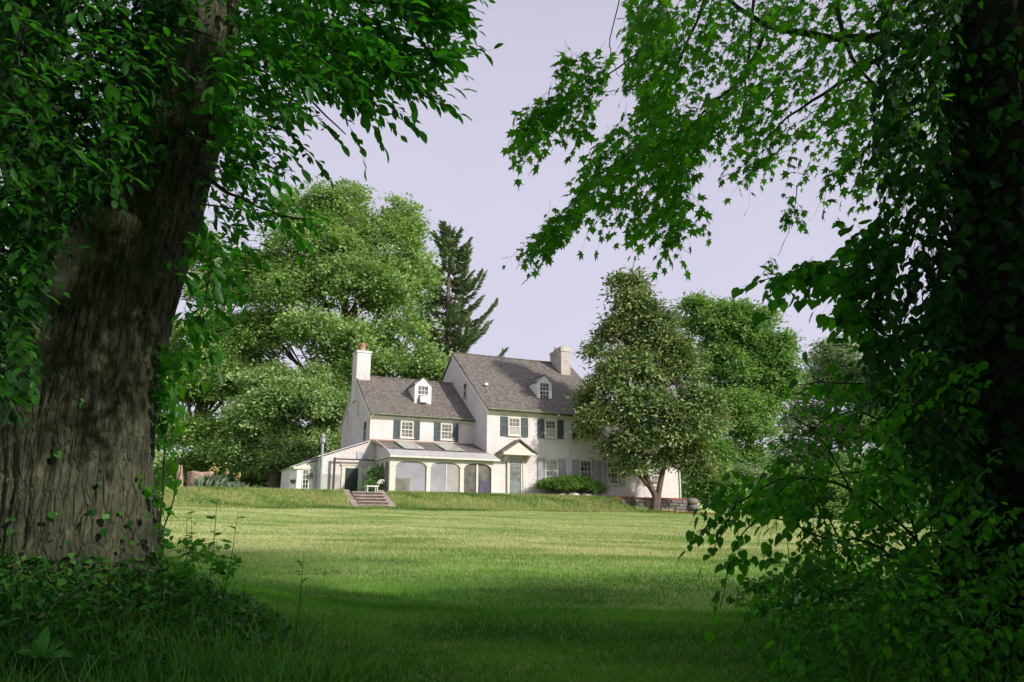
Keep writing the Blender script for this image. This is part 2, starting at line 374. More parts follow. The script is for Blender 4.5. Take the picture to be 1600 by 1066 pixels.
M['t2'] = leafmat('hazed_light_maple_leaf', (.13, .26, .085), (.46, .59, .27), .35, .7, (1.1, 1.2, .5), .15, None, .25)
M['t3'] = leafmat('hazed_mid_green_leaf', (.10, .22, .05), (.36, .48, .17), .35, .7, (1.1, 1.3, .5), .15, None, .25)
M['t4'] = leafmat('hazed_deep_green_leaf', (.06, .17, .045), (.30, .45, .15), .35, .7, (1.1, 1.3, .5), .15, None, .25)
M['t5'] = leafmat('hazed_grey_green_leaf', (.15, .24, .12), (.36, .46, .25), .3, .55, (1, 1.1, .6), .3, None, .3)
M['mag'] = leafmat('magnolia_leaf', (.06, .14, .05), (.28, .38, .14), .15, .5, (1, 1, .5), .25, (.40, .33, .19), .3)
M['spruce'] = leafmat('hazed_spruce_needles', (.09, .16, .08), (.28, .37, .18), .1, .6, (1, 1, .6), .2, None, .3)  # needle green lightened as well, standing for haze
M['yew'] = leafmat('yew_needles', (.04, .13, .02), (.18, .32, .05), .15, .5, (1, 1.2, .4), .3, None, .9)
M['iris'] = leafmat('iris_blades', (.12, .20, .13), (.30, .36, .24), .2, .6, (1, 1, .6), .3, None, 1)
M['petal'] = leafmat('yellow_petals', (.5, .36, .12), (.7, .55, .25), .2, .6, (1, 1, .6), .3)
M['litter'] = leafmat('fallen_leaf', (.16, .07, .03), (.42, .20, .07), .1, .7, (1, .8, .5), .2, (.5, .36, .08), 1.5)

# ------------------------------------------------------------------ terrain
def axis(lo, hi, dlo, dhi, step, far):
    a = list(np.arange(dlo, dhi+.01, step)); s = step; x = dhi
    while x < hi: s *= 1.35; x += s; a.append(min(x, hi))
    s = step; x = dlo; b = []
    while x > lo: s *= 1.35; x -= s; b.append(max(x, lo))
    return np.array(b[::-1]+a)
gx = axis(-700, 700, -36, 36, .3, 0); gy = axis(-200, 1200, -2, 66, .3, 0)
GX, GY = np.meshgrid(gx, gy); GZ = ground(GX, GY)
nx, ny = len(gx), len(gy)
ii, jj = np.meshgrid(np.arange(nx-1), np.arange(ny-1)); q = (jj*nx+ii).ravel()
loops = np.stack([q, q+1, q+nx+1, q+nx], 1).ravel()
g = bulk('lawn', np.stack([GX.ravel(), GY.ravel(), GZ.ravel()], 1), loops, np.arange(len(q))*4, None, M['lawn'], smooth=True)
prop(g, kind='structure')

# ------------------------------------------------------------------ house
H = thing('country_house', 'white stucco country house with weathered shingle roofs, two chimneys and arched porch', 'house', HO, YAW)
def arch_poly(x0, x1, z0, zs, zc, n=12):
    xs = np.linspace(x1, x0, n+1); c = (x0+x1)/2; h = (x1-x0)/2
    return [(x0, z0), (x1, z0)] + [(x, zs+(zc-zs)*math.sqrt(max(0, 1-((x-c)/h)**2))) for x in xs]
# walls
XR, LW, D, EH, RH = 9.73, 15.23, 13.0, 5.5, 10.46
b = MB(); b.prism([(0, -.5), (D, -.5), (D, EH), (D/2, RH-.1), (0, EH)], 'x', 0, XR); b.build('main_wall', M['stucco'], H)
SX, SY, SB, SE, SR = -7.14, 2.25, 10.14, 5.03, 8.19
b = MB(); b.prism([(SY, -.5), (SB, -.5), (SB, SE+.2), (6.5, SR-.1), (SY, SE)], 'x', SX, -.004); b.build('side_block_wall', M['stucco'], H)
b = MB(); b.prism([(.004, -.9), (9, -.9), (9, 3.2), (4.5, 5.9), (.004, 3.2)], 'x', XR+.004, LW); b.build('right_wing_wall', M['stucco'], H)
# roofs
def gable_roof(nm, x0, x1, yf, zf, yr, zr, yb, zb, t=.14, mat='shingle'):
    b = MB()
    sf = (zr-zf)/(yr-yf); sb = (zr-zb)/(yb-yr)
    b.prism([(yf, zf), (yr, zr), (yb, zb), (yb, zb-t), (yr, zr-t*1.25), (yf, zf-t)], 'x', x0, x1)
    o = b.build(nm, M[mat], H)
    c = MB()                                   # ragged ridge of wooden shingles
    k = x0
    while k < x1:
        w = random.uniform(.14, .22); c.box(k, min(k+w, x1), yr-.1, yr+.1, zr-.05, zr+random.uniform(.015, .05)); k += w+.004
    link_o = c.build('ridge_cap', M[mat], o)
    return o
random.seed(4)
sl = (RH-EH)/6.5
gable_roof('main_roof', -.06, XR+.08, -.34, EH+.18-.34*sl+.1, 6.5, RH+.16, 13.3, EH+.1)
sl2 = (SR-SE)/(6.5-SY)
gable_roof('side_roof', SX-.06, -.01, SY-.28, SE+.12-.28*sl2+.12, 6.5, SR+.14, SB+.2, SE+.3)
gable_roof('right_wing_roof', XR+.09, LW+.1, -.25, 3.2, 4.5, 6.05, 9.2, 3.2)
# cornices, gutters
b = MB(); b.prism([(-.004, EH-.32), (-.30, EH-.10), (-.33, EH+.04), (-.004, EH+.16)], 'x', -.04, XR+.04); o = b.build('cornice', M['trim'], H)
b = MB(); b.tube([(-.06, -.40, EH+.03), (XR+.08, -.40, EH+.03)], .055, 8); b.build('gutter', M['green_gutter'], o)
b = MB(); b.prism([(SY-.004, SE-.26), (SY-.22, SE-.10), (SY-.26, SE), (SY-.004, SE+.1)], 'x', SX-.02, -.01); o = b.build('cornice', M['trim'], H)
b = MB(); b.tube([(SX-.06, SY-.34, SE+.04), (-.01, SY-.34, SE+.04)], .055, 8); b.build('gutter', M['green_gutter'], o)
# rake boards on the gables
for (x, yf, zf, yr, zr) in ((-.06, -.34, EH+.1, 6.5, RH+.13), (SX-.06, SY-.28, SE+.1, 6.5, SR+.1)):
    b = MB(); b.prism([(yf, zf-.16), (yr, zr-.16), (yr, zr-.38), (yf+.1, zf-.32)], 'x', x-.02, x+.05); b.build('rake_board', M['white'], H)
b = MB(); b.prism([(SB+.1, SE+.08), (6.5, SR-.06), (6.5, SR-.26), (SB+.1, SE-.1)], 'x', SX-.08, SX-.01); b.build('rake_board', M['trim'], H)
# downpipe on small corner
b = MB(); b.tube([(SX+.1, SY-.36, SE), (SX-.02, SY-.22, SE-.2), (SX-.09, SY+.25, SE-.45), (SX-.09, SY+.28, 3.3)], .04, 8); b.build('downpipe', M['trim'], H)
# chimneys
b = MB(); b.box(8.2, 9.02, 4.83, 6.62, 8.6, 11.2); b.box(8.15, 9.07, 4.78, 6.67, 11.2, 11.32)
b.box(8.2, 9.02, 4.83, 6.62, 11.32, 11.42)
ch = b.build('chimney', M['chim'], H, label='squat stained chimney at the right gable of the main roof')
b = MB(); b.prism([(8.14, 11.42), (9.08, 11.42), (8.95, 11.62), (8.6, 11.72), (8.27, 11.62)], 'y', 4.9, 6.0); b.build('cap', M['chim'], ch)
b = MB(); b.tube([(8.45, 6.3, 11.4), (8.45, 6.3, 11.85)], .03, 6); b.build('rod', M['rust'], ch)
b = MB(); b.box(-7.26, -6.3, 5.95, 7.2, 6.5, 9.85); b.box(-7.31, -6.25, 5.90, 7.25, 9.85, 10.0)
ch = b.build('chimney', M['stucco'], H, label='tall white chimney with red clay pot at the left gable')
b = MB(); b.lathe([(.25, 9.99), (.25, 10.1), (.21, 10.15), (.2, 10.5), (.24, 10.55), (.22, 10.62)], -6.78, 6.5, 16); b.build('chimney_pot', M['clay'], ch, True)
b = MB(); b.prism([(5.9, 7.86), (6.0, 7.86), (6.3, 8.2), (5.9, 8.0)], 'x', -7.24, -7.1); b.build('flashing', M['brick'], ch)

def window(x0, x1, z0, z1, Y, cols=3, rows=4, parent=None, mat='trim', sill=True, curtain=False, fr=.065, sashm=None):
    b = MB()
    b.box(x0, x0+fr, Y-.06, Y+.05, z0, z1); b.box(x1-fr, x1, Y-.06, Y+.05, z0, z1)
    b.box(x0+fr, x1-fr, Y-.06, Y+.05, z1-fr, z1); b.box(x0+fr, x1-fr, Y-.06, Y+.05, z0, z0+fr*.6)
    if sill: b.box(x0-.05, x1+.05, Y-.12, Y+.02, z0-.07, z0-.002)
    w = b.build('window', M[mat], parent or H)
    s = MB(); gx0, gx1, gz0, gz1 = x0+fr, x1-fr, z0+fr*.6, z1-fr
    zm = (gz0+gz1)/2
    s.box(gx0, gx1, Y-.045, Y-.012, zm-.032, zm+.032)
    for z in (gz0, gz1-.035): s.box(gx0, gx1, Y-.035, Y-.012, z+.001, z+.036)
    for x in (gx0, gx1-.035): s.box(x+.001, x+.036, Y-.034, Y-.013, gz0+.037, gz1-.037)
    for k in range(1, cols):
        x = gx0+(gx1-gx0)*k/cols; s.box(x-.014, x+.014, Y-.031, Y-.014, gz0+.04, gz1-.04)
    for k in range(1, rows):
        if k*2 == rows: continue
        z = gz0+(gz1-gz0)*k/rows; s.box(gx0+.038, gx1-.038, Y-.03, Y-.015, z-.014, z+.014)
    s.build('sash', M[mat], w)
    p = MB(); p.box(gx0+.002, gx1-.002, Y-.011, Y-.006, gz0, gz1); p.build('pane', M['glass'], w)
    if curtain:
        c = MB(); c.box(gx0+.05, gx1-.05, Y-.0128, Y-.0112, gz0+.03, zm-.05); c.build('screen', M['blind'], w)
    return w
def shutter(x0, x1, z0, z1, Y, mat):
    b = MB(); f = .055; d0, d1 = Y-.07, Y-.012
    b.box(x0, x0+f, d0, d1, z0, z1); b.box(x1-f, x1, d0, d1, z0, z1)
    zm = z0+(z1-z0)*.52
    for za, zb in ((z0, z0+.09), (zm-.05, zm+.05), (z1-.08, z1)): b.box(x0+f, x1-f, d0, d1, za, zb)
    for za, zb in ((z0+.09, zm-.05), (zm+.05, z1-.08)):
        if 'green' in mat:
            n = max(3, int((zb-za)/.07)); h = (zb-za)/n
            for k in range(n):
                z = za+k*h; b.prism([(d0+.012, z), (d0+.02, z), (d1-.006, z+h*.95), (d1-.014, z+h*.95)], 'x', x0+f, x1-f)
        else: b.box(x0+f+.02, x1-f-.02, d0+.012, d1, za+.02, zb-.02); b.box(x0+f, x1-f, d0+.03, d1-.002, za, zb)
    b.build('shutter', M[mat], H)
for (a, c) in ((1.50, 2.38), (4.22, 5.08), (6.86, 7.72)):
    window(a, c, 3.93, 5.12, -.0, 3, 4, curtain=a < 5)
    shutter(a-.53, a-.06, 3.86, 5.14, 0, 'shutter_green'); shutter(c+.1, c+.57, 3.86, 5.14, 0, 'shutter_green')
for (a, c) in ((4.22, 5.18), (6.86, 7.82), (9.02, 9.93)):
    window(a, c, .95, 2.52, 0, 3, 4)
    shutter(a-.56, a-.06, .9, 2.54, 0, 'shutter_grey'); shutter(c+.08, c+.58, .9, 2.54, 0, 'shutter_grey')
window(12.6, 13.5, .95, 2.4, .004, 3, 4); shutter(12.04, 12.54, .9, 2.42, .004, 'shutter_grey')
for (a, c) in ((-5.14, -4.25), (-2.38, -1.55)):
    window(a, c, 3.68, 4.76, SY, 3, 4)
    shutter(a-.43, a-.05, 3.58, 4.78, SY, 'shutter_green'); shutter(c+.05, c+.42, 3.58, 4.78, SY, 'shutter_green')
# gable windows (left walls): built in a box facing -x
def gwin(X, y0, y1, z0, z1, pan='glass'):
    b = MB(); f = .06
    b.box(X-.05, X+.02, y0, y0+f, z0, z1); b.box(X-.05, X+.02, y1-f, y1, z0, z1); b.box(X-.05, X+.02, y0+f, y1-f, z1-f, z1); b.box(X-.08, X+.02, y0-.04, y1+.04, z0-.06, z0-.002)
    w = b.build('window', M['trim'], H); p = MB(); p.box(X-.012, X-.004, y0+f, y1-f, z0, z1-f); p.build('pane', M[pan], w)
    b = MB(); zm = (z0+z1)/2; b.box(X-.035, X-.013, y0+f, y1-f, zm-.02, zm+.02); ym = (y0+y1)/2; b.box(X-.034, X-.014, ym-.012, ym+.012, z0, zm-.021); b.build('sash', M['trim'], w)
gwin(0, 3.55, 4.2, 6.9, 7.9)
gwin(SX, 5.2, 5.6, 5.45, 6.35, 'greywall'); gwin(SX, 8.1, 8.5, 5.2, 6.1, 'greywall')
gwin(SX, 2.95, 3.75, 3.5, 4.75)
# dormers
def dormer(x0, x1, yf, z0, zs, zp, roofz, roofs, pane_rows=4):
    """roof plane: z = roofz + roofs*y ; front at yf"""
    yb_s = (zs-roofz)/roofs; yb_p = (zp-roofz)/roofs; xm = (x0+x1)/2
    b = MB()
    b.add([(x0,yf,z0),(x1,yf,z0),(x1,yf,zs),(xm,yf,zp-.04),(x0,yf,zs),(x0,yb_s,zs),(x1,yb_s,zs),(xm,yb_p,zp-.04)],
          [(0,1,2,3,4),(0,4,5),(1,6,2),(4,3,7,5),(3,2,6,7),(0,5,7,6,1)])
    d = b.build('dormer', M['white'], H)
    w0, w1 = x0+.21, x1-.21
    b = MB()
    for s_, (xa, xb) in ((0, (x0-.08, xm)), (1, (x1+.08, xm))):
        za = zs-.05
        b.quadslab([(xa, yf-.1, za), (xb, yf-.1, zp+.05), (xb, yb_p+.15, zp+.05), (xa, yb_s+.1, za)], .06)
    b.build('dormer_roof', M['shingle'], d)
    b = MB(); b.box(x0-.03, w0, yf-.06, yf-.002, z0, zs); b.box(w1, x1+.03, yf-.06, yf-.002, z0, zs); b.box(w0, w1, yf-.06, yf-.002, zs-.12, zs)
    b.box(x0-.05, x1+.05, yf-.1, yf-.002, z0-.08, z0-.002); b.box(w0, w1, yf-.06, yf-.002, z0, z0+.12)
    b.prism([(x0-.08, zs), (x1+.08, zs), (xm, zp)], 'y', yf-.065, yf-.003)
    s = b; fr = z0+.12
    gz0, gz1 = z0+.12, zs-.12; zm = (gz0+gz1)/2
    s.box(w0, w1, yf-.05, yf-.012, zm-.03, zm+.03)
    for k in (1, 2): x = w0+(w1-w0)*k/3; s.box(x-.014, x+.014, yf-.04, yf-.014, gz0, gz1)
    for k in (1, 3): z = gz0+(gz1-gz0)*k/4; s.box(w0, w1, yf-.038, yf-.016, z-.014, z+.014)
    s.build('window_frame', M['white'], d)
    p = MB(); p.box(w0, w1, yf-.011, yf-.004, gz0, gz1); p.build('pane', M['glass'], d)
    return d
mr0 = EH+.18+.1; dormer(4.42, 5.5, 1.45, 6.68, 8.0, 8.5, mr0, (RH+.16-mr0)/6.5)
sr0 = SE+.24-SY*((SR+.14-SE-.24)/(6.5-SY)); dormer(-3.78, -2.66, 3.6, 6.1, 7.5, 7.98, sr0, (SR+.14-SE-.24)/(6.5-SY))
ac = thing('air_conditioner', 'small white window air conditioner in the left dormer', 'air conditioner', HO+hx*-3.22+hy*3.38+np.array([0, 0, 6.24]), YAW)
b = MB(); b.box(-.27, .27, -.14, .16, 0, .42); b.build('housing', M['white'], ac)
b = MB(); b.box(-.2, .2, -.152, -.142, .08, .36); b.build('grille', M['metal'], ac)
# front door
b = MB(); b.box(1.46, 1.6, -.09, .02, 0, 2.72); b.box(2.42, 2.62, -.09, .02, 0, 2.72); b.box(1.6, 2.42, -.09, .02, 2.42, 2.72); b.box(1.6, 2.42, -.09, .02, 2.06, 2.12)
b.box(1.42, 1.5, -.14, -.092, 0, 2.5); b.box(2.54, 2.66, -.14, -.092, 0, 2.5); df = b.build('door_frame', M['trim'], H)
b = MB(); b.box(1.6, 2.42, -.03, -.002, 2.12, 2.42); b.build('transom_pane', M['glass'], df)
b = MB()
for k in (1, 2, 3): x = 1.6+.82*k/4; b.box(x-.015, x+.015, -.05, -.032, 2.12, 2.42)
b.box(1.6, 2.42, -.05, -.032, 2.40, 2.419)
b.build('muntin', M['trim'], df)
b = MB(); b.box(1.6, 2.42, -.05, -.003, -.05, 2.06); b.box(1.7, 2.32, -.065, -.052, .15, .85); dr = b.build('front_door', M['door_green'], H)
b = MB(); b.box(1.7, 2.32, -.058, -.0515, 1.02, 1.9); b.build('pane', M['glass'], dr)
b = MB()
for k in (1, 2, 3): x = 1.7+.62*k/4; b.box(x-.014, x+.014, -.072, -.059, 1.02, 1.9)
for k in (1, 2): z = 1.02+.88*k/3; b.box(1.7, 2.32, -.071, -.06, z-.014, z+.014)
b.build('muntin', M['door_green'], dr)
b = MB(); b.lathe([(.01, 1.0), (.035, 1.02), (.035, 1.05), (.01, 1.07)], 2.36, -.09, 10); b.build('handle', M['metal'], dr)
# door hood
b = MB(); b.prism([(.86, 2.74), (2.98, 2.74), (1.92, 3.42)], 'y', -.86, -.01); b.box(.78, 3.06, -.92, -.012, 2.58, 2.738); hd = b.build('door_hood', M['trim'], H)
b = MB(); b.quadslab([(.62, -1.0, 2.74), (1.92, -1.0, 3.6), (1.92, -.008, 3.6), (.62, -.008, 2.74)], .08); b.quadslab([(3.22, -1.0, 2.74), (1.92, -1.0, 3.6), (1.92, -.008, 3.6), (3.22, -.008, 2.74)], .08)
b.build('hood_roof', M['shingle'], hd)
for x in (1.2, 2.75):
    b = MB(); b.prism([(-.1, 2.57), (-.7, 2.57), (-.62, 2.45), (-.1, 2.1)], 'x', x-.05, x+.05); b.build('bracket', M['trim'], hd)
# small red lamp by eaves / white insulator details
b = MB(); b.box(5.0, 5.12, -.5, -.38, 5.36, 5.44); b.build('eave_light', M['white'], H)
b = MB(); b.box(.75, .95, 2.1, 2.35, EH+.28+.75*2.22+.1, EH+.28+.75*2.22+.26); b.build('roof_vent', M['white'], H)
# end downpipe
b = MB(); b.tube([(LW-.12, -.06, 3.0), (LW-.12, -.06, -.4)], .045, 8); b.build('downpipe', M['white'], H)

# porch -------------------------------------------------------
PX0, PY, PT, PB = -6.7, -1.0, 2.09, -.1
po_b = MB()
bays = [(-6.33, -4.39), (-4.13, -2.21), (-1.95, -.1)]
b = MB()
zs, zc = 1.62, 1.93
b.box(PX0, .04, PY, PY+.2, zc+.02, PT)                              # beam
for (a, c) in bays:
    n = 14; xs = np.linspace(a, c, n+1); cc = (a+c)/2; hw = (c-a)/2
    zz = [zs+(zc-zs)*math.sqrt(max(0, 1-((x-cc)/hw)**2)) for x in xs]
    for i in range(n): b.prism([(xs[i], zz[i]), (xs[i+1], zz[i+1]), (xs[i+1], zc+.0198), (xs[i], zc+.0198)], 'y', PY+.02, PY+.18)
b.box(PX0, PX0+.2, PY+.201, SY-.01, zc+.02, PT)                     # side beam
ys_ = [(-.62, .1), (.36, 1.08), (1.3, 2.1)]
for (a, c) in ys_:
    n = 10; xs = np.linspace(a, c, n+1); cc = (a+c)/2; hw = (c-a)/2
    zz = [1.58+(.34)*math.sqrt(max(0, 1-((x-cc)/hw)**2)) for x in xs]
    for i in range(n): b.prism([(xs[i], zz[i]), (xs[i+1], zz[i+1]), (xs[i+1], zc+.0198), (xs[i], zc+.0198)], 'x', PX0+.02, PX0+.18)
b.box(PX0-.08, .1, PY-.1, PY+.3, -.2, .02)
porch = b.build('porch', M['trim'], H)
for (a, c) in ((PX0, -6.33), (-4.39, -4.13), (-2.21, -1.95), (-.1, .05)):
    b = MB(); b.box(a, c, PY+.003, PY+.24, .021, zc+.018); b.box(a-.03, c+.03, PY-.03, PY+.26, .021, .12); b.box(a-.025, c+.025, PY-.02, PY+.25, zs-.02, zs+.05); b.build('pier', M['trim'], porch)
for (a, c) in ((-.70, -.62), (.1, .36), (1.08, 1.3), (2.1, 2.24)):
    b = MB(); b.box(PX0+.01, PX0+.19, a, c, -.1, zc+.018); b.build('pier', M['trim'], porch)
b = MB(); b.box(-.08, .0, PY+.2, -.012, -.1, PT); b.box(.001, .9, PY+.3, -.013, -.1, .02) ; b.build('return_wall', M['stucco'], porch)
b = MB(); b.box(PX0+.1, -.01, SY-.06, SY-.012, -.1, 3.0); b.build('back_wall', M['stucco'], porch)
b = MB(); b.box(PX0+.05, -.01, PY+.21, SY-.07, -.15, .02); b.build('floor', M['stone_light'], porch)
# screens in the bays
def bayscreen(a, c, z0, z1, mat, y=PY+.1, nm='screen'):
    b = MB(); b.box(a, c, y, y+.02, z0, z1); b.build(nm, M[mat], porch)
bayscreen(-6.33, -4.39, .03, 1.94, 'screen'); bayscreen(-6.3, -5.42, .05, .88, 'dim_wall', PY+.075, 'panel')
bayscreen(-4.13, -3.1, .03, 1.94, 'screen'); bayscreen(-3.1, -2.24, .1, 1.94, 'blind', PY+.11, 'blind')
b = MB(); b.box(-3.12, -3.06, PY+.07, PY+.15, .03, 1.9); b.build('mullion', M['trim'], porch)
b = MB(); b.box(-1.1, -.97, PY+.06, PY+.16, .03, 1.91); b.build('mullion', M['trim'], porch)
bayscreen(-1.95, -1.1, .03, 1.94, 'darkglass', PY+.12, 'pane'); bayscreen(-.97, -.1, .03, 1.94, 'darkglass', PY+.12, 'pane')
b = MB()
for k in range(18): b.box(-3.05, -2.22, PY+.09, PY+.105, .12+k*.1, .19+k*.1)
b.build('blind_slats', M['blind'], porch)
b = MB(); b.prism([(-.9, .05), (-.15, .05), (-.12, .75), (-.35, .92), (-.55, .84), (-.84, .9)], 'y', PY+.08, PY+.115)
cv = b.build('furniture_cover', M['purple']); cv.location = tuple(HO); cv.rotation_euler = (0, 0, YAW)
prop(cv, 'purple cloth cover standing in the right bay of the arched porch', 'cloth')
# porch roof: shingles then pale skirt
z_w, z_m, z_e = 3.38, 2.64, 2.2; y_m = -.35
b = MB(); b.quadslab([(SX+.1, SY-.01, z_w), (-.01, SY-.01, z_w+.12), (-.01, y_m, z_m), (PX0+.05, y_m, z_m)], .06)
pr = b.build('porch_roof', M['shingle'], porch)
b = MB(); b.quadslab([(PX0+.02, y_m, z_m+.0), (.2, y_m-.0, z_m+.0), (.32, PY-.32, z_e), (PX0-.1, PY-.32, z_e)], .05)
b.quadslab([(-.009, -.012, z_m+.12), (.22, -.012, z_m-.05), (.32, PY+.1, z_e+.16), (-.009, y_m-.1, z_m)], .05)
b.build('roof_skirt', M['porchroof'], porch)
b = MB(); b.box(PX0-.12, .34, PY-.36, PY-.3, z_e-.11, z_e+.0); b.box(PX0-.06, .3, PY-.299, PY-.004, z_e-.1, z_e-.055); b.box(PX0-.12, PX0-.06, PY-.3, SY-.02, z_e-.11, z_e); b.build('fascia', M['trim'], porch)
b = MB(); b.prism([(SY-.02, z_w), (y_m, z_m), (PY-.2, z_e), (SY-.02, z_e)], 'x', PX0+.0, PX0+.06); b.build('side_gable', M['stucco'], porch)
b = MB(); b.prism([(SY-.02, z_w+.06), (y_m, z_m+.05), (PY-.3, z_e+.03), (PY-.3, z_e-.06), (y_m, z_m-.06), (SY-.02, z_w-.08)], 'x', PX0-.06, PX0-.003); b.build('rake_board', M['trim'], porch)
b = MB(); b.box(SX+.05, -.02, SY-.06, SY-.012, z_w+.02, z_w+.1); b.build('flashing', M['clay'], porch)
def on_roof(x, t): return (x, SY-.05+(y_m-SY+.05)*t, z_w+.05+(z_m-z_w)*t+.05)
for (a, c) in ((-5.6, -4.3), (-2.9, -1.6)):
    b = MB(); b.quadslab([on_roof(a, .04), on_roof(c, .04), on_roof(c, .93), on_roof(a, .93)], .05); sk = b.build('skylight', M['skylight'], porch)
    
# lean-to on the left
b = MB(); b.prism([(-10.2, -.3), (SX-.004, -.3), (SX-.004, 3.28), (-10.2, 2.22)], 'y', SY, 8.2); lt = b.build('lean_to_wall', M['stucco'], H)
b = MB(); b.quadslab([(SX-.005, SY-.16, 3.40), (-10.36, SY-.16, 2.28), (-10.36, 8.3, 2.28), (SX-.005, 8.3, 3.40)], .07); b.build('lean_to_roof', M['porchroof'], lt)
b = MB(); b.box(-9.95, -8.86, SY-.02, SY-.003, -.2, 1.2); b.build('lower_wall', M['greywall'], lt); b = MB(); b.box(-7.5, SX-.01, SY-.02, SY-.003, -.2, 1.2); b.build('lower_wall', M['greywall'], lt)
b = MB(); b.box(-8.82, -8.6, SY-.08, SY-.004, -.1, 1.78); b.box(-7.78, -7.5, SY-.08, SY-.004, -.1, 1.78); b.box(-8.6, -7.78, SY-.08, SY-.004, 1.6, 1.78); b.box(-8.9, -7.42, SY-.12, SY-.004, 1.782, 1.85)
b.build('door_frame', M['trim'], lt)
b = MB(); b.box(-8.6, -7.78, SY-.03, SY-.004, -.1, 1.6); b.build('side_door', M['dark_door'], lt)
b = MB(); b.box(-7.92, -7.25, SY-.05, SY-.004, 2.2, 2.68); b.build('wall_vent', M['metal'], lt)
b = MB(); b.box(-9.42, -9.3, SY-.4, SY-.28, -.2, 2.2); b.build('awning_post', M['rust'], H)
b = MB(); b.box(-9.4, -6.8, SY-.39, SY-.29, 2.08, 2.16); b.build('awning_beam', M['rust'], H)
b = MB(); b.tube([(-10.1, SY-.12, -.2), (-10.1, SY-.12, 3.2)], .085, 12); b.lathe([(.12, 3.05), (.17, 3.12), (.17, 3.3), (.08, 3.42), (.12, 3.46), (.12, 3.62), (.03, 3.7)], -10.1, SY-.12, 12)
b.build('stove_pipe', M['metal'], H)
b = MB(); b.tube([(-9.75, SY+.3, 2.2), (-9.75, SY+.3, 3.6)], .025, 6); b.build('vent_pipe', M['green_gutter'], H)
b = MB(); b.box(-10.16, -9.98, SY-.05, SY-.004, -.2, 2.2); b.build('corner_board', M['white'], lt)
# round bay at the far left
bx0, bx1, by = -11.75, -10.22, 2.9
b = MB(); b.prism([(bx1, by), (bx0+.35, by), (bx0, by+.5), (bx0, 6.5), (bx1, 6.5)], 'z', -.3, 1.62); bay = b.build('garden_room', M['white'], H)
b = MB(); b.box(-11.08, -10.66, by-.05, by-.004, -.1, 1.5); b.build('garden_door', M['white'], bay)
b = MB(); b.box(-11.03, -10.71, by-.056, by-.051, .05, 1.44); b.build('pane', M['glass'], bay)
b = MB(); b.box(-10.88, -10.86, by-.07, by-.057, .05, 1.44)
for k in range(1, 5): b.box(-11.03, -10.71, by-.069, by-.058, .05+k*.278-.012, .05+k*.278+.012)
b.build('muntin', M['white'], bay)
b = MB(); ps = []
prof = [(bx1+.02, 2.12), (bx1-.35, 2.06), (bx1-.8, 1.93), (bx1-1.25, 1.78), (bx0-.12, 1.62)]
for i in range(4): b.quadslab([(prof[i][0], by-.14, prof[i][1]), (prof[i+1][0], by-.14, prof[i+1][1]), (prof[i+1][0], 6.6, prof[i+1][1]), (prof[i][0], 6.6, prof[i][1])], .06)
b.build('bay_roof', M['metal'], bay)
b = MB(); b.box(bx0+.1, bx1, by-.1, by+.1, 1.5, 1.66); b.prism([(bx1, 1.66), (bx0+.1, 1.58), (bx1-.8, 1.84), (bx1, 2.0)], 'y', by-.02, by+.1); b.build('fascia', M['trim'], bay)
b = MB(); b.box(-10.42, -10.32, by-.1, by-.02, -.2, 1.8); b.build('downspout', M['blue_pipe'], bay)
b = MB(); b.tube([(-10.56, by-.1, 1.35), (-10.56, by-.22, 1.38), (-10.56, by-.22, 1.28)], .012, 5); b.lathe([(.02, .92), (.07, .98), (.09, 1.22), (.03, 1.3)], -10.56, by-.22, 6); b.build('wall_lantern', M['rust'], H)
b = MB(); b.lathe([(.04, .62), (.16, .7), (.17, .85)], -11.6, by+.1, 10); b.build('wall_planter', M['dark_door'], bay)

# ------------------------------------------------------------------ garden steps, walls, rocks
def hw(x, y, z): return HO + hx*x + hy*y + np.array([0, 0, z])
st = thing('garden_steps', 'stone garden steps climbing the grass bank to the terrace', 'steps', hw(-8.4, -2.0, 0), YAW)
for k in range(5):
    b = MB(); jx = random.uniform(-.03, .03)
    b.box(-.85+jx, .92+jx, -.42*(k+1), -.42*k+.3, -.19*(k+1)-.3, -.19*(k+1)+.11); b.build('step', M['riser'], st, label=None); b = MB(); b.box(-.87+jx, .93+jx, -.42*(k+1)-.05, -.42*k+.3, -.19*(k+1)+.112, -.19*(k+1)+.18); b.build('tread', M['stone_light'], st)
for s_ in (-1, 1):
    x = -1.06 if s_ < 0 else .98; b = MB()
    b.prism([(.35, .12), (-2.25, -.86), (-2.25, -1.5), (.35, -1.2)], 'x', x-.17, x+.19); b.build('cheek_slab', M['stone_light'], st)

def stones(name, label, pts, h0, h1, th, parent=None, seed=1, cat='wall', mat='stone', sz=.42):
    """dry stone wall along pts (list of world xy), between heights"""
    rr = np.random.default_rng(seed); b = MB()
    for (p, q_) in zip(pts[:-1], pts[1:]):
        p = np.array(p, float); q_ = np.array(q_, float); L_ = np.linalg.norm(q_-p); d = (q_-p)/L_; nrm = np.array([-d[1], d[0]])
        nrows = max(2, int((h1-h0)/.2)); rh = (h1-h0)/nrows
        for r_ in range(nrows):
            t = rr.uniform(-.2, 0)
            while t < L_:
                w = rr.uniform(.7, 1.4)*sz; t1 = min(t+w, L_); t0 = max(t, 0)
                if t1-t0 > .06:
                    o = rr.uniform(-.04, .05); vv = []
                    for zz in (h0+r_*rh+.012, h0+(r_+1)*rh-.012):
                        for (tt, nn) in ((t0+.012, -o), (t1-.012, -o), (t1-.012, th), (t0+.012, th)):
                            jit = rr.normal(0, .015, 3); xy = p+d*tt+nrm*nn
                            vv.append((xy[0]+jit[0], xy[1]+jit[1], zz+jit[2]))
                    b.add(vv, [(0,3,2,1),(4,5,6,7),(0,1,5,4),(1,2,6,5),(2,3,7,6),(3,0,4,7)])
                t = t1
    o = b.build(name, M[mat], parent)
    if parent is None: prop(o, label, cat)
    return o
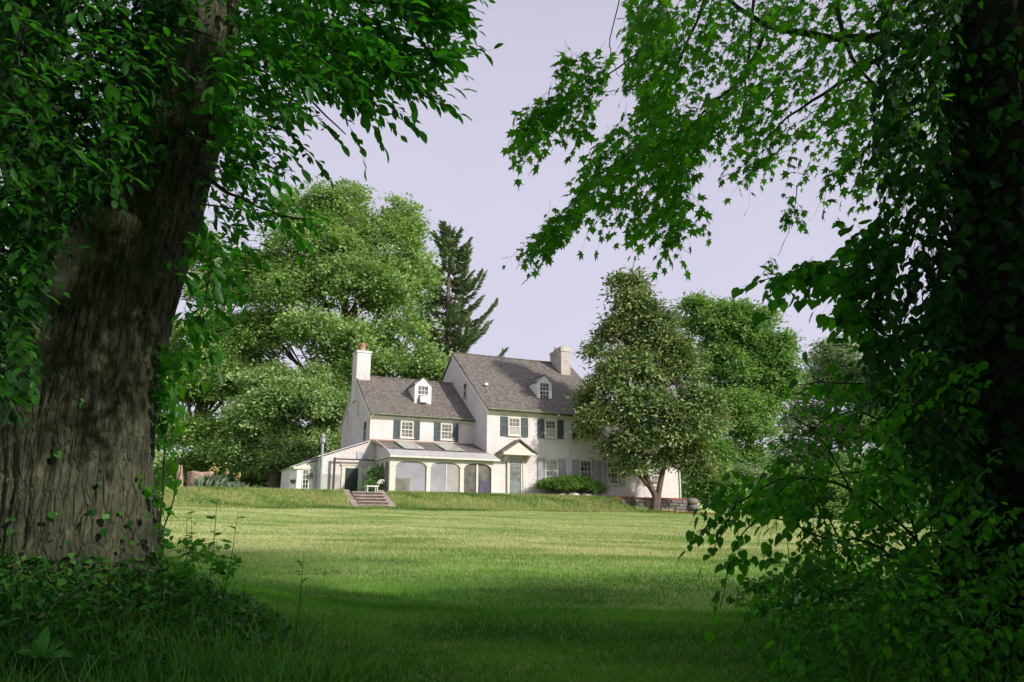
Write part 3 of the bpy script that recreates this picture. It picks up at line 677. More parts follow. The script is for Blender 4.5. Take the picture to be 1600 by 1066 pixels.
w0 = hw(8.2, -2.0, 0)[:2]; w1 = hw(14.0, -2.25, 0)[:2]
stones('retaining_wall', 'low grey fieldstone retaining wall behind the magnolia trunk', [w0, w1], HO[2]-1.35, HO[2]-.12, .3, seed=3)
def rock(name, label, c, s, mat, cat='rock', group=None, seed=0):
    import bmesh
    bm = bmesh.new(); bmesh.ops.create_icosphere(bm, subdivisions=3, radius=1)
    for v in bm.verts:
        p = v.co; n_ = fbm(np.array([p.x*1.3+seed*7+p.z]), np.array([p.y*1.3+seed]), seed)[0]
        k = .75+.55*n_; v.co = Vector((p.x*s[0]*k, p.y*s[1]*k, p.z*s[2]*k))
    me = bpy.data.meshes.new(name); bm.to_mesh(me); bm.free()
    o = link(me, name, M[mat]); o.location = tuple(c); prop(o, label, cat, group); return o
pc = hw(14.45, -2.2, 0)
for k, (lab, s) in enumerate((('broad grey boulder at the bottom of the stack ending the stone wall', (.55, .45, .27)), ('middle grey boulder of the stack ending the stone wall', (.48, .42, .26)), ('top grey boulder of the stack ending the stone wall', (.42, .38, .25)))):
    rock('boulder', lab, (pc[0]+random.uniform(-.05, .05), pc[1], HO[2]-1.05+k*.42), s, 'stone', 'boulder', 'boulders stacked at the end of the stone wall', k+1)
for k, (x, y, s, lab) in enumerate(((4.55, -1.7, .3, 'pale rock below the left side of the yew bush'), (5.35, -1.8, .42, 'large pale rock in front of the middle of the yew bush'), (6.3, -1.75, .36, 'pale rock at the right foot of the yew bush'))):
    p = hw(x, y, .02); rock('garden_rock', lab, p, (s, s*.7, s*.5), 'whitestone', 'rock', 'pale rocks around the yew bush', k+5)
# mulch border along the base of the house
b = MB(); 
b.box(6.6, 14.2, -1.98, -.01, -.12, -.0+.02); o = b.build('mulch_bed', M['mulch']); o.location = tuple(HO); o.rotation_euler = (0, 0, YAW); prop(o, kind='structure')

# ------------------------------------------------------------------ vegetation
def limb_curve(a, c, sag=.12, n=6, wob=.03):
    a = np.array(a, float); c = np.array(c, float); L = np.linalg.norm(c-a); pts = []
    o = rng.normal(0, wob*L, 3)
    for i in range(n+1):
        t = i/n; p = a+(c-a)*t + o*math.sin(math.pi*t); p[2] += -sag*L*math.sin(math.pi*t)*.6 if sag else 0; pts.append(p)
    return pts
def crown_parts(lobes, nclump, nleaf, ls, cs, flat=.55, shape=LOZ, droop=.15, inner=.45, dens=None):
    """leaf clumps spread through a set of ellipsoids (centre, (rx,ry,rz))"""
    cen = []; outd = []; rad = []
    area = np.array([(r[0]*r[2]+r[1]*r[2]+r[0]*r[1]) for _, r in lobes]); area = area/area.sum()
    for (c, r), a in zip(lobes, area):
        n = max(4, int(nclump*a)); d = rdir(n); d[:, 2] = np.where(d[:, 2] < -.35, -d[:, 2]*.6, d[:, 2]); d = unit(d)
        k = rng.uniform(inner, 1.0, n)**.55*np.where(rng.uniform(size=n) < .12, rng.uniform(1.05, 1.28, n), 1)
        bumpy = .82+.36*vn(d[:, 0]*2.3+c[0], d[:, 2]*2.3+d[:, 1]*2+c[2], 5)
        p = np.array(c)+d*np.array(r)*k[:, None]*bumpy[:, None]
        cen.append(p); outd.append(d); rad.append(np.full(n, 1.0))
    cen = np.concatenate(cen); outd = np.concatenate(outd)
    N = len(cen); q = np.repeat(np.arange(N), nleaf)
    csz = cs*rng.uniform(.4, 1.4, N)
    off = rng.normal(size=(N*nleaf, 3))*np.array([.55, .55, .55*flat]); off = off*csz[q][:, None]
    # layered spray: clump lies on a tilted disc leaning outwards
    off[:, 2] -= droop*np.linalg.norm(off[:, :2], axis=1)
    pos = cen[q]+off
    cj = rng.normal(0, .55, (N, 3))
    nrm = unit(np.array([0, 0, .8])+outd[q]*.8+cj[q]+rng.normal(0, .27, (len(q), 3)))
    dr = unit(off*[1, 1, .2]+outd[q]*.35+rng.normal(0, .35, (len(q), 3))+np.array([0, 0, -.15]))
    sz = ls*rng.uniform(.65, 1.3, len(q))
    val = np.clip(rng.uniform(.2, .8, N)[q]+rng.normal(0, .13, len(q)), 0, 1)
    return inst(shape, pos, dr, nrm, sz, val), cen
def tree(name, label, base, lobes, trunk_r, leaf, nclump, nleaf, ls, cs, bark='bark_far', cat='tree', group=None, flat=.55, shape=LOZ, top=None, droop=.15, inner=.45, limbs=True, stems_=None, sub=6):
    base = np.array(base, float); t = thing(name, label, cat, base, 0, group)
    lob0 = [(np.array(c), r) for c, r in lobes]; lob = []
    for c, r in lob0:
        lob.append((c, tuple(.80*x for x in r)))
        for d in rdir(sub):
            if d[2] < -.5: d[2] *= -1
            k = rng.uniform(.24, .5); lob.append((c+d*np.array(r)*rng.uniform(.5, .8), tuple(k*x for x in r)))
    part, cen = crown_parts(lob, nclump, nleaf, ls, cs, flat, shape, droop, inner)
    bulk('crown', *part, M[leaf], t, True)
    allc = np.array([c for c, _ in lob]); cc = allc.mean(0)
    topz = top if top else base[2]+(allc[:, 2].max()-base[2])*.84
    zt = base[2]+(topz-base[2])
    b = MB()
    tp = np.array([cc[0], cc[1], zt]); n = 8; path = []
    for i in range(n+1):
        u = i/n; p = base+(tp-base)*np.array([u**1.3, u**1.3, u]); p[:2] += rng.normal(0, .012*(zt-base[2]), 2)*(0 < i < n); path.append(p)
    path[0][2] -= .5
    rads = [trunk_r*(1.25 if i == 0 else 1)*(1-.85*i/n) for i in range(n+1)]
    if stems_ is None: b.tube([p-base for p in path], rads, 9)
    else:
        for s_ in stems_: b.tube([np.array(p)-base for p in s_[0]], s_[1], 9)
    b.build('trunk', M[bark], t, True)
    if limbs:
        b = MB()
        for c, r in lob0:
            hgt = np.clip((c[2]-base[2])*.62, .25*(zt-base[2]), .9*(zt-base[2])); u = hgt/(zt-base[2]); i = min(int(u*n), n-1)
            st_ = path[i]+(path[i+1]-path[i])*(u*n-i); rr = max(.05, rads[i]*.5)
            if stems_ is not None:
                s_ = stems_[rng.integers(len(stems_))][0]; st_ = np.array(s_[-1], float); rr = trunk_r*.4
            pts = limb_curve(st_, c, .08); b.tube([p-base for p in pts], [rr*(1-.75*k/6) for k in range(7)], 6, False)
            d = np.linalg.norm(cen-c, axis=1); near = np.argsort(d)[:min(len(d), 60)]
            for k in rng.choice(near, min(9, len(near)), False):
                s0 = pts[rng.integers(2, 7)]; pp = limb_curve(s0, cen[k], .05, 4, .05); b.tube([p-base for p in pp], [rr*.3, rr*.25, rr*.18, rr*.12, rr*.05], 4, False)
        b.build('limbs', M[bark], t, True)
    return t
def L(u, v, y, rx, rz=None, ry=None):
    """lobe at the far point (u,v,y); radii given in photo pixels at that distance"""
    rz = rx if rz is None else rz; k = y/FPX*1.03; ry = (rx+rz)/2 if ry is None else ry
    return (px(u, v, y), (rx*k, ry*k, rz*k))
def gpt(x, y, dz=0): return np.array([x, y, float(ground(x, y))+dz])

# background trees
y = 70
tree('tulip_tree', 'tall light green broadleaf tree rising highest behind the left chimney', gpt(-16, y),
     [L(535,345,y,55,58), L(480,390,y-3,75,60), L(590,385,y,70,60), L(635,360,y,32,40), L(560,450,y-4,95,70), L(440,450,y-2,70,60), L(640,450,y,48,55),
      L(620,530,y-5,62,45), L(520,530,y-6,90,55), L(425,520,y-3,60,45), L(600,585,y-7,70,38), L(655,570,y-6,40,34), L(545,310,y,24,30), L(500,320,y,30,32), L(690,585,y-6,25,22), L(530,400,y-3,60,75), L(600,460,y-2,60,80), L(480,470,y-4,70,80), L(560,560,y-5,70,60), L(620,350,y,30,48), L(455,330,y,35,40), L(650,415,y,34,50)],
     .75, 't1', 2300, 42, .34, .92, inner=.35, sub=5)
y = 62
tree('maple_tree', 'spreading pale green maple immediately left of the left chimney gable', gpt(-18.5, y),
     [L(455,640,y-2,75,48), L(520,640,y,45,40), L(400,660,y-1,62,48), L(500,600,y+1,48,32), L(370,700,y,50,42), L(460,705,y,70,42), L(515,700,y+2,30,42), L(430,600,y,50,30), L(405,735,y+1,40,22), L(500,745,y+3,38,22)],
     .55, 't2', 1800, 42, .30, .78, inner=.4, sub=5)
y = 66
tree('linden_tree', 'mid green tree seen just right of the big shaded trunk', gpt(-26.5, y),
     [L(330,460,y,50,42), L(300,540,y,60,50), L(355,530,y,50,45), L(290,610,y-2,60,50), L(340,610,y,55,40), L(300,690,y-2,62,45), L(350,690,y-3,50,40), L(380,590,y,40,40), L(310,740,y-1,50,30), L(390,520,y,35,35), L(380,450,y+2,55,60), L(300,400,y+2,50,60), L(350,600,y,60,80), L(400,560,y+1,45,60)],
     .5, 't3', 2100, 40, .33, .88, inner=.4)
y = 74
tree('hickory_tree', 'green tree mostly hidden behind the big left trunk', gpt(-44, y),
     [L(200,520,y,80,70), L(100,560,y,90,80), L(10,600,y,90,80), L(180,660,y,90,70), L(60,700,y,90,60), L(230,420,y,70,60), L(-60,560,y,100,100), L(40,470,y,70,60)],
     .5, 't3', 1200, 42, .4, 1.2, inner=.4)
# small dark understorey trees
y = 64
tree('understorey_tree', 'low dark green tree behind the garden room at far left of the house', gpt(-20.5, y+3),
     [L(430,735,y+3,40,30), L(470,720,y+4,35,35), L(505,740,y+4,30,25), L(385,745,y+3,35,22)], .3, 't4', 420, 40, .3, .9)
# spruce
def spruce(base, H_, tipx):
    base = np.array(base, float); t = thing('spruce_tree', 'dark ragged spruce with upswept bough tips behind the main roof', 'conifer', base)
    b = MB(); n = 10; b.tube([(tipx*(i/n)**2, 0, H_*i/n-.5*(i == 0)) for i in range(n+1)], [.62*(1-.94*i/n) for i in range(n+1)], 9); b.build('trunk', M['bark_far'], t, True)
    pos = []; dr = []; nr = []; sz = []; val = []; bb = MB()
    z = 5.0
    while z < H_-.3:
        u = z/H_; Lr = (10.8*(1-u)**.8+.35)*random.uniform(.55, 1.12); az = random.uniform(0, 2*math.pi)
        pts = []; m = 9
        for i in range(m+1):
            k = i/m; r_ = Lr*k; zz = z + Lr*(-.30*math.sin(k*math.pi*.8)+.28*k**2.4+.22*k*u)
            pts.append(np.array([math.cos(az)*r_+tipx*u*u, math.sin(az)*r_, zz]))
        bb.tube(pts, [.09*(1-u)+.03-(.09*(1-u)+.02)*i/m for i in range(m+1)], 4, False)
        side = np.array([-math.sin(az), math.cos(az), 0])
        nn = int(72*Lr)
        for k_ in range(nn):
            k = random.uniform(.12, 1)**.75; i = min(int(k*m), m-1); p = pts[i]+(pts[i+1]-pts[i])*(k*m-i)
            out_ = (pts[i+1]-pts[i]); out_ /= np.linalg.norm(out_); s_ = random.choice((-1, 1))
            wd = (.22+1.15*(1-k))*min(1, Lr/5)
            p = p+side*s_*random.uniform(0, wd)+np.array([0, 0, -random.uniform(0, .42)*(1.1-k)])
            pos.append(p); dr.append(out_*.75+side*s_*.55+np.array([0, 0, -.5*(1-k)+.1])+np.random.default_rng(len(pos)).normal(0, .15, 3)); nr.append([random.uniform(-.5, .5), random.uniform(-.5, .5), 1]); sz.append((random.uniform(.35, .75), random.uniform(.28, .5))); val.append(random.uniform(.1, .9))
        z += random.uniform(.13, .34)*(1.15-.5*u)
    V, lp, s_, a = inst(LOZ, np.array(pos), np.array(dr), np.array(nr), np.array(sz), np.array(val))
    bulk('foliage', V, lp, s_, a, M['spruce'], t); bb.build('boughs', M['bark_far'], t, True)
sp = px(703, 347, 76); gz_ = float(ground(sp[0], 76)); spruce((sp[0], 76, gz_), sp[2]-gz_, 0)

# magnolia
y = 52.6
_L = L
def L(u, v, y, rx, rz=None): rz = rx if rz is None else rz; return _L(u, v, y, rx, rz, (rx+rz)*.5*.6)
mb = gpt(9.6, y); mz = px(1020, 803, y)[2]; mb = np.array([px(1022, 803, y)[0], y, mz])
P = lambda u, v, dy=0: px(u, v, y+dy)
tree('magnolia_tree', 'broad magnolia with bronze tinged glossy leaves in front of the right end of the house', mb,
     [L(990,480,y,40,44), L(1020,505,y,42,42), L(965,525,y,38,40), L(1030,550,y,54,50), L(1065,560,y,30,30), L(985,585,y-1,56,44), L(1062,590,y,40,42), L(945,610,y-1,34,32), L(1020,640,y-1.5,74,42), L(1090,635,y-1,40,38),
      L(950,655,y-1,40,30), L(1060,680,y-1.5,62,34), L(1118,660,y,30,28), L(1000,695,y-1,44,28), L(963,705,y,24,26), L(1085,715,y,34,26), L(1040,722,y,34,22), L(930,552,y,18,14), L(985,732,y-.5,18,18), L(1098,742,y,16,16), L(920,632,y,20,18), L(968,445,y,15,16), L(995,442,y,16,15), L(915,675,y,16,14)],
     .3, 'mag', 1650, 34, .29, .6, shape=OVAL, flat=.8, inner=.4, sub=4, bark='bark_far',
     stems_=[([mb+[0,0,-.4], mb+[0,0,.2], P(1024,775), P(1010,745), P(1003,700), P(1000,640)], [.34,.28,.22,.17,.13,.07]),
             ([mb+[.1,0,-.4], mb+[.15,0,.3], P(1029,770), P(1036,735), P(1045,690), P(1040,600), P(1010,500)], [.28,.25,.2,.17,.13,.09,.03]),
             ([P(1024,775), P(1014,760), P(1000,745), P(985,700)], [.17,.14,.11,.06])])
# right hand background trees
L = _L
y = 70
tree('maple_tree', 'deep green maple standing behind the magnolia', gpt(21, y),
     [L(1110,510,y,50,40), L(1165,530,y,52,40), L(1205,560,y,36,36), L(1140,590,y,66,48), L(1190,620,y,42,36), L(1130,660,y-2,60,44), L(1180,680,y,42,34), L(1100,725,y-2,52,38), L(1160,730,y,44,36), L(1190,505,y,24,22), L(1085,485,y,30,22), L(1150,555,y+1,80,60), L(1215,600,y,34,34), L(1160,640,y,66,50), L(1215,550,y,28,30), L(1140,495,y,40,28)],
     .55, 't4', 2000, 42, .34, .85, inner=.4)
y = 92
tree('ash_tree', 'pale green tree farther off between the dark maple and the shaded foliage at right', gpt(38, y),
     [L(1310,560,y,40,40), L(1275,610,y,46,36), L(1340,610,y,50,44), L(1260,665,y,52,36), L(1330,680,y,60,44), L(1250,720,y,52,36), L(1390,640,y,60,60), L(1300,740,y,60,30)],
     .5, 't5', 1300, 40, .45, 1.15, inner=.35)
y = 84
tree('oak_tree', 'green tree glimpsed through the vines left of the right trunk', gpt(48, y),
     [L(1440,560,y,60,60), L(1500,620,y,80,70), L(1420,680,y,80,60), L(1530,720,y,90,60), L(1600,600,y,80,80), L(1470,760,y,80,40)],
     .5, 't4', 1100, 40, .42, 1.2, inner=.4)
def bush(name, label, base, lobes, leaf, nclump, nleaf, ls, cs, cat='bush', group=None, **k):
    base = np.array(base, float); t = thing(name, label, cat, base, 0, group)
    part, cen = crown_parts([(np.array(c), r) for c, r in lobes], nclump, nleaf, ls, cs, **k); bulk('foliage', *part, M[leaf], t, True)
    b = MB()
    for c in cen[rng.choice(len(cen), min(26, len(cen)), False)]:
        pts = limb_curve(base, c, -.05, 5, .05); b.tube([p-base for p in pts], [.05, .045, .035, .03, .02, .008], 4, False)
    b.build('stems', M['bark_far'], t, True)
    return t
y = 60
bush('shrub', 'dark green shrub just right of the end of the stone wall', gpt(15.6, y), [L(1108,745,y,30,26), L(1100,700,y,26,30), L(1125,775,y,34,22), L(1095,775,y,22,20)], 't4', 420, 36, .26, .7)
bush('shrub', 'pale grey green feathery shrub beyond the stone wall', gpt(18.5, y+3), [L(1160,760,y+3,38,30), L(1195,775,y+3,40,26), L(1145,785,y+2,30,16)], 't5', 420, 40, .22, .7)
bush('shrub', 'low mid green shrub at the far right edge of the lawn', gpt(26, y+4), [L(1240,770,y+4,42,32), L(1290,770,y+4,46,40), L(1260,800,y+3,60,18)], 't3', 420, 40, .26, .8)
bush('shrub', 'tall green shrub behind the brambles right of the lawn', gpt(34, y+4), [L(1340,760,y+4,50,50), L(1400,750,y+4,60,60), L(1370,810,y+2,70,26), L(1470,800,y+2,70,40)], 't4', 520, 40, .3, .9)
# far off woods closing the horizon
pp = []
for k in range(150):
    a = R(-62+k*.83); r_ = rng.uniform(125, 165); x_, y_ = r_*math.sin(a), r_*math.cos(a)
    hgt = rng.uniform(9, 15); z_ = float(ground(x_, y_)); pp.append((np.array([x_, y_, z_+hgt*.45]), (rng.uniform(5, 8), rng.uniform(5, 8), hgt*.6)))
part, _ = crown_parts(pp, 3600, 20, .9, 2.6, inner=.5); o = bulk('distant_woods', *part, M['t3']); prop(o, 'distant belt of woods behind the house and garden', 'woods', kind='stuff')

# yew bush by the door
hb = hw(5.45, -1.25, 0)
def HL(X, Y, Z, a, b_, c): p = hw(X, Y, Z); return (p, (a, b_, c))
t = bush('yew_bush', 'low spreading dark green yew bush under the ground floor windows', hb,
     [HL(5.3,-1.3,.62,1.5,.8,.5), HL(4.2,-1.3,.62,.95,.7,.36), HL(6.5,-1.3,.52,1.15,.7,.42), HL(5.7,-1.2,.95,1.1,.7,.3), HL(7.2,-1.25,.4,.6,.5,.3), HL(3.7,-1.3,.65,.5,.5,.25)], 'yew', 520, 60, .13, .38, flat=.35, shape=LONG, droop=-.1, inner=.6)

# climbing plant and chair at porch corner, garden bits on the left
hb = hw(-7.35, .3, 0)
bush('potted_plant', 'dark green climbing plant at the left corner of the arched porch', hb, [HL(-7.2,.3,.5,.35,.4,.45), HL(-7.3,.4,1.0,.28,.3,.4), HL(-7.5,0,.4,.4,.3,.3), HL(-7.05,.3,1.4,.16,.2,.3)], 't4', 90, 40, .13, .3)
chp = hw(-7.7, -1.55, 0); ct = thing('garden_chair', 'small white curved garden chair at the top of the stone steps', 'chair', chp, YAW)
b = MB(); b.box(-.55, .1, -.25, .25, .30, .36); b.build('seat', M['white'], ct)
b = MB()
for yy in (-.22, .22): b.tube([(.1, yy, .3), (.2, yy, .55), (.32, yy, .72), (.42, yy, .7), (.46, yy, .6)], .03, 6)
b.box(.12, .4, -.2, .2, .5, .53); b.build('backrest', M['white'], ct)
for xx, yy in ((-.5, -.2), (-.5, .2), (.08, -.2), (.08, .2)):
    b = MB(); b.tube([(xx, yy, -.02), (xx, yy, .3)], .028, 6); b.build('leg', M['white'], ct)
# stump and border at left
sx = px(300, 772, 52); zg = float(ground(sx[0], 52))
S = thing('tree_stump', 'tall weathered pinkish tree stump at the left edge of the lawn', 'stump', (sx[0]+.4, 52, zg))
def rough_cyl(r, h, n=40, m=14, seed=0, lean=(0, 0), amp=.18, lo=.0):
    th = np.linspace(0, 2*np.pi, n, endpoint=False); z = np.linspace(-.3, h, m); TH, Z = np.meshgrid(th, z)
    k = 1+amp*(vn(TH*n/(2*np.pi)*.35, Z*1.2, seed, 14)-.5)*2+.25*np.exp(-Z*3)
    X = r*k*np.cos(TH)+lean[0]*Z; Y = r*k*np.sin(TH)+lean[1]*Z; Z = Z+(Z > h*.9)*(.25*(vn(TH*2, TH*0, seed+3)-.5))
    v = list(zip(X.ravel(), Y.ravel(), Z.ravel())); f = [(i*n+j, i*n+(j+1) % n, (i+1)*n+(j+1) % n, (i+1)*n+j) for i in range(m-1) for j in range(n)]
    v.append((lean[0]*h, lean[1]*h, h)); f += [((m-1)*n+j, (m-1)*n+(j+1) % n, len(v)-1) for j in range(n)]
    return MB().add(v, f)
rough_cyl(.78, 1.5, seed=4).build('trunk', M['pinkstump'], S, True)
b = rough_cyl(.22, 1.9, 16, 10, 8, (-.18, 0)); b.build('broken_limb', M['pinkstump'], S, True).location = (-.95, -.3, 0)
sx = px(395, 765, 56)
stones('rubble_wall', 'low heap of red brick rubble left of the garden room', [(sx[0]-1.1, 56), (sx[0]+1.2, 56.3)], float(ground(sx[0], 56))-.1, float(ground(sx[0], 56))+.42, .3, seed=9, mat='brick', sz=.3)
sx = px(447, 765, 58)
stones('garden_wall', 'short pale stone wall just left of the garden room', [(sx[0]-.9, 58), (sx[0]+.8, 58)], float(ground(sx[0], 58))-.1, float(ground(sx[0], 58))+.55, .3, seed=11, mat='stone_light', sz=.6)
# iris border (individual clumps)
ir = []
for k in range(11):
    u_ = 318+k*6.2; sx = px(u_, 772, 50); x_, y_ = sx[0], 50+rng.uniform(-.8, .8); zg = float(ground(x_, y_))
    n = 90; c = np.stack([x_+rng.normal(0, .22, n), y_+rng.normal(0, .22, n), np.full(n, zg)], 1)
    hgt = rng.uniform(.45, 1.05, n)*(1.25 if k < 4 else .8)
    dr = np.stack([rng.normal(0, .25, n), rng.normal(0, .25, n), np.ones(n)], 1)
    pt = inst(LONG, c, dr, rdir(n), np.stack([hgt, hgt*.35], 1), rng.uniform(0, 1, n))
    T_ = thing('iris_clump', ['first','second','third','fourth','fifth','sixth','seventh','eighth','ninth','tenth','eleventh'][k]+' clump of sword shaped leaves right of the stump'+(', with pale yellow flower stalks' if k in (2,3,6,8,9,0) else ', without flowers'), 'plant', (x_, y_, zg), 0, 'iris clumps in the border beside the stump')
    bulk('leaves', *pt, M['iris'], T_, True)
    if k in (2, 3, 6, 8, 9, 0):
        n = 26; hh = rng.uniform(1.35, 1.8)*(1 if k < 5 else .8)
        c = np.array([x_, y_, zg+hh-.15])+rng.normal(0, 1, (n, 3))*[.045, .045, .11]
        bulk('flower', *inst(LOZ, c, rdir(n), rdir(n), np.full(n, .13), rng.uniform(0, 1, n)), M['petal'], T_, True)
        b = MB(); b.tube([(0, 0, 0), (.02, 0, hh-.1)], .014, 4); b.build('stem', M['iris'], T_)

# leaf litter under the magnolia
n = 1500
X_ = rng.uniform(5.5, 16.5, n); Y_ = rng.normal(-3.4, .8, n)+(X_-10)*-.02
w_ = HO[None]+X_[:, None]*hx+Y_[:, None]*hy; keep = (Y_ < -2.3) & (rng.uniform(size=n) < np.exp(-((X_-11.5)/3.6)**2)+.15); w_ = w_[keep]
w_[:, 2] = ground(w_[:, 0], w_[:, 1])+.03; m_ = len(w_)
o = bulk('leaf_litter', *inst(LOZ, w_, rdir(m_)*[1, 1, .2], np.tile([0, 0, 1.], (m_, 1))+rng.normal(0, .4, (m_, 3)), rng.uniform(.12, .24, m_), rng.uniform(0, 1, m_)), M['litter'])
prop(o, 'fallen brown and orange leaves on the bank below the magnolia', 'leaf litter', kind='stuff')

# ------------------------------------------------------------------ big foreground trunks
def rtrunk(path, rad, nth, ns, seed, ridge=.03, ridge_n=34, lump=.09, flare=0.35, scar=None):
    """furrowed trunk; path: points from base up; returns bulk arrays"""
    path = np.array(path, float); m = len(path); s = np.linspace(0, m-1, ns)
    def cat(A):
        A = np.asarray(A, float); i = np.clip(s.astype(int), 0, m-2); f = (s-i)
        P_ = [A[np.clip(i+k, 0, m-1)] for k in (-1, 0, 1, 2)]
        f = f[:, None] if A.ndim == 2 else f
        return .5*((2*P_[1])+(-P_[0]+P_[2])*f+(2*P_[0]-5*P_[1]+4*P_[2]-P_[3])*f**2+(-P_[0]+3*P_[1]-3*P_[2]+P_[3])*f**3)
    Cn = cat(path); Rr = cat(rad); ln = np.concatenate([[0], np.cumsum(np.linalg.norm(np.diff(Cn, axis=0), axis=1))])
    tg = unit(np.gradient(Cn, axis=0)); a = unit(np.cross(tg, [0, 1, 0.])); b_ = np.cross(tg, a)
    th = np.linspace(0, 2*np.pi, nth, endpoint=False); TH, LN = np.meshgrid(th, ln); u = TH/(2*np.pi)
    warp = (vn(u*12, LN*.9, seed+9, 12)-.5)*1.1
    def rid(fr, fz, sd):
        w_ = vn(u*fr+warp*0, LN*fz, sd, fr); return 1-np.abs(2*w_-1)
    uu = (u*ridge_n+warp)
    r1 = vn(uu % ridge_n, LN*1.5, seed, ridge_n); r1 = 1-np.abs(2*r1-1)
    r2 = vn((uu*2.3) % (ridge_n*2), LN*6, seed+1, ridge_n*2)
    r3 = vn(u*ridge_n*5, LN*22, seed+2, ridge_n*5)
    disp = ridge*(1.5*np.sqrt(r1)+.5*r2+.35*r3-1)
    disp += lump*(vn(u*5, LN*.8, seed+4, 5)-.5)*2*1.0 + lump*.5*(vn(u*9, LN*1.7, seed+5, 9)-.5)*2
    mask = np.zeros_like(u)
    if scar is not None:
        for (tc_, lc, tw, lw, dp, smooth_) in scar:
            dt = (TH-tc_+np.pi) % (2*np.pi)-np.pi; e = (dt/tw)**2+((LN-lc)/lw)**2+ (vn(u*30, LN*5, seed+7, 30)-.5)*.9
            k = np.clip(1.35-e, 0, 1); k = sm(k)
            disp = disp*(1-k*smooth_)+k*dp*(.6+.8*vn(u*24, LN*6, seed+8, 24)); mask = np.maximum(mask, k*smooth_)
    fl = flare*np.exp(-LN/.45)*(1+.35*np.cos(TH*5+seed)+.2*np.cos(TH*3))
    RR = Rr[:, None]*(1+fl)+disp
    V = Cn[:, None, :]+RR[..., None]*(np.cos(TH)[..., None]*a[:, None, :]+np.sin(TH)[..., None]*b_[:, None, :])
    i_, j_ = np.meshgrid(np.arange(ns-1), np.arange(nth), indexing='ij')
    lp = np.stack([i_*nth+j_, i_*nth+(j_+1) % nth, (i_+1)*nth+(j_+1) % nth, (i_+1)*nth+j_], -1).reshape(-1)
    val = np.clip(mask*.8+.0, 0, 1).ravel()
    return V.reshape(-1, 3), lp, np.arange((ns-1)*nth)*4, val, (Cn, Rr, a, b_)

yl = 8.6
LTp = [px(118, 900, yl)-np.array([0, 0, .9]), px(112, 800, yl), px(118, 690, yl), px(146, 560, yl), px(188, 420, yl), px(234, 290, yl), px(275, 150, yl), px(308, 0, yl), px(335, -160, yl+.1), px(350, -400, yl+.3), px(340, -700, yl+.2)]
pxm = yl/FPX
LTr = [128*pxm, 112*pxm, 108*pxm, 104*pxm, 96*pxm, 84*pxm, 80*pxm, 68*pxm, 60*pxm, 50*pxm, 36*pxm]
LT = thing('shade_tree', 'huge old shade tree with furrowed grey bark framing the left of the view', 'tree', LTp[0])
# scars face the camera (-y): find theta of -y
V, lp, st_, val, fr = rtrunk(LTp, LTr, 460, 900, 3, ridge=.045, ridge_n=58, lump=.05, flare=.22,
    scar=[(1.35, 4.15, .34, .42, .07, .9), (1.15, 3.45, .22, .18, .05, .9), (1.62, 4.65, .5, .16, .10, .7), (.85, 2.6, .16, .12, .04, .8)])
bulk('trunk', V, lp, st_, val, M['bark'], LT, True, True)
L2 = [px(172, 520, yl+.35), px(118, 385, yl+.25), px(75, 280, yl+.3), px(50, 160, yl+.5), px(25, 20, yl+.8), px(-30, -200, yl+1)]
V, lp, st_, val, _ = rtrunk(L2, [30*pxm, 66*pxm, 60*pxm, 55*pxm, 50*pxm, 36*pxm], 160, 260, 8, ridge=.02, ridge_n=26, lump=.04, flare=0)
bulk('fork', V, lp, st_, val, M['bark'], LT, True, True)

yr = 6.6
RTp = [px(1640, 1000, yr), px(1628, 880, yr), px(1620, 760, yr), px(1608, 600, yr), px(1602, 440, yr), px(1596, 260, yr), px(1592, 60, yr), px(1588, -150, yr), px(1580, -450, yr)]
pr_ = yr/FPX
RT = thing('maple_tree', 'dark maple whose black trunk fills the right edge,, star shaped leaves over the sky', 'tree', RTp[0])
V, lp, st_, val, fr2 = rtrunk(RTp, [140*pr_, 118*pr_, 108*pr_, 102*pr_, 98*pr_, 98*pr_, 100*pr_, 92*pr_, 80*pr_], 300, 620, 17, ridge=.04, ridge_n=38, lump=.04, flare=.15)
bulk('trunk', V, lp, st_, val, M['bark_dark'], RT, True, True)

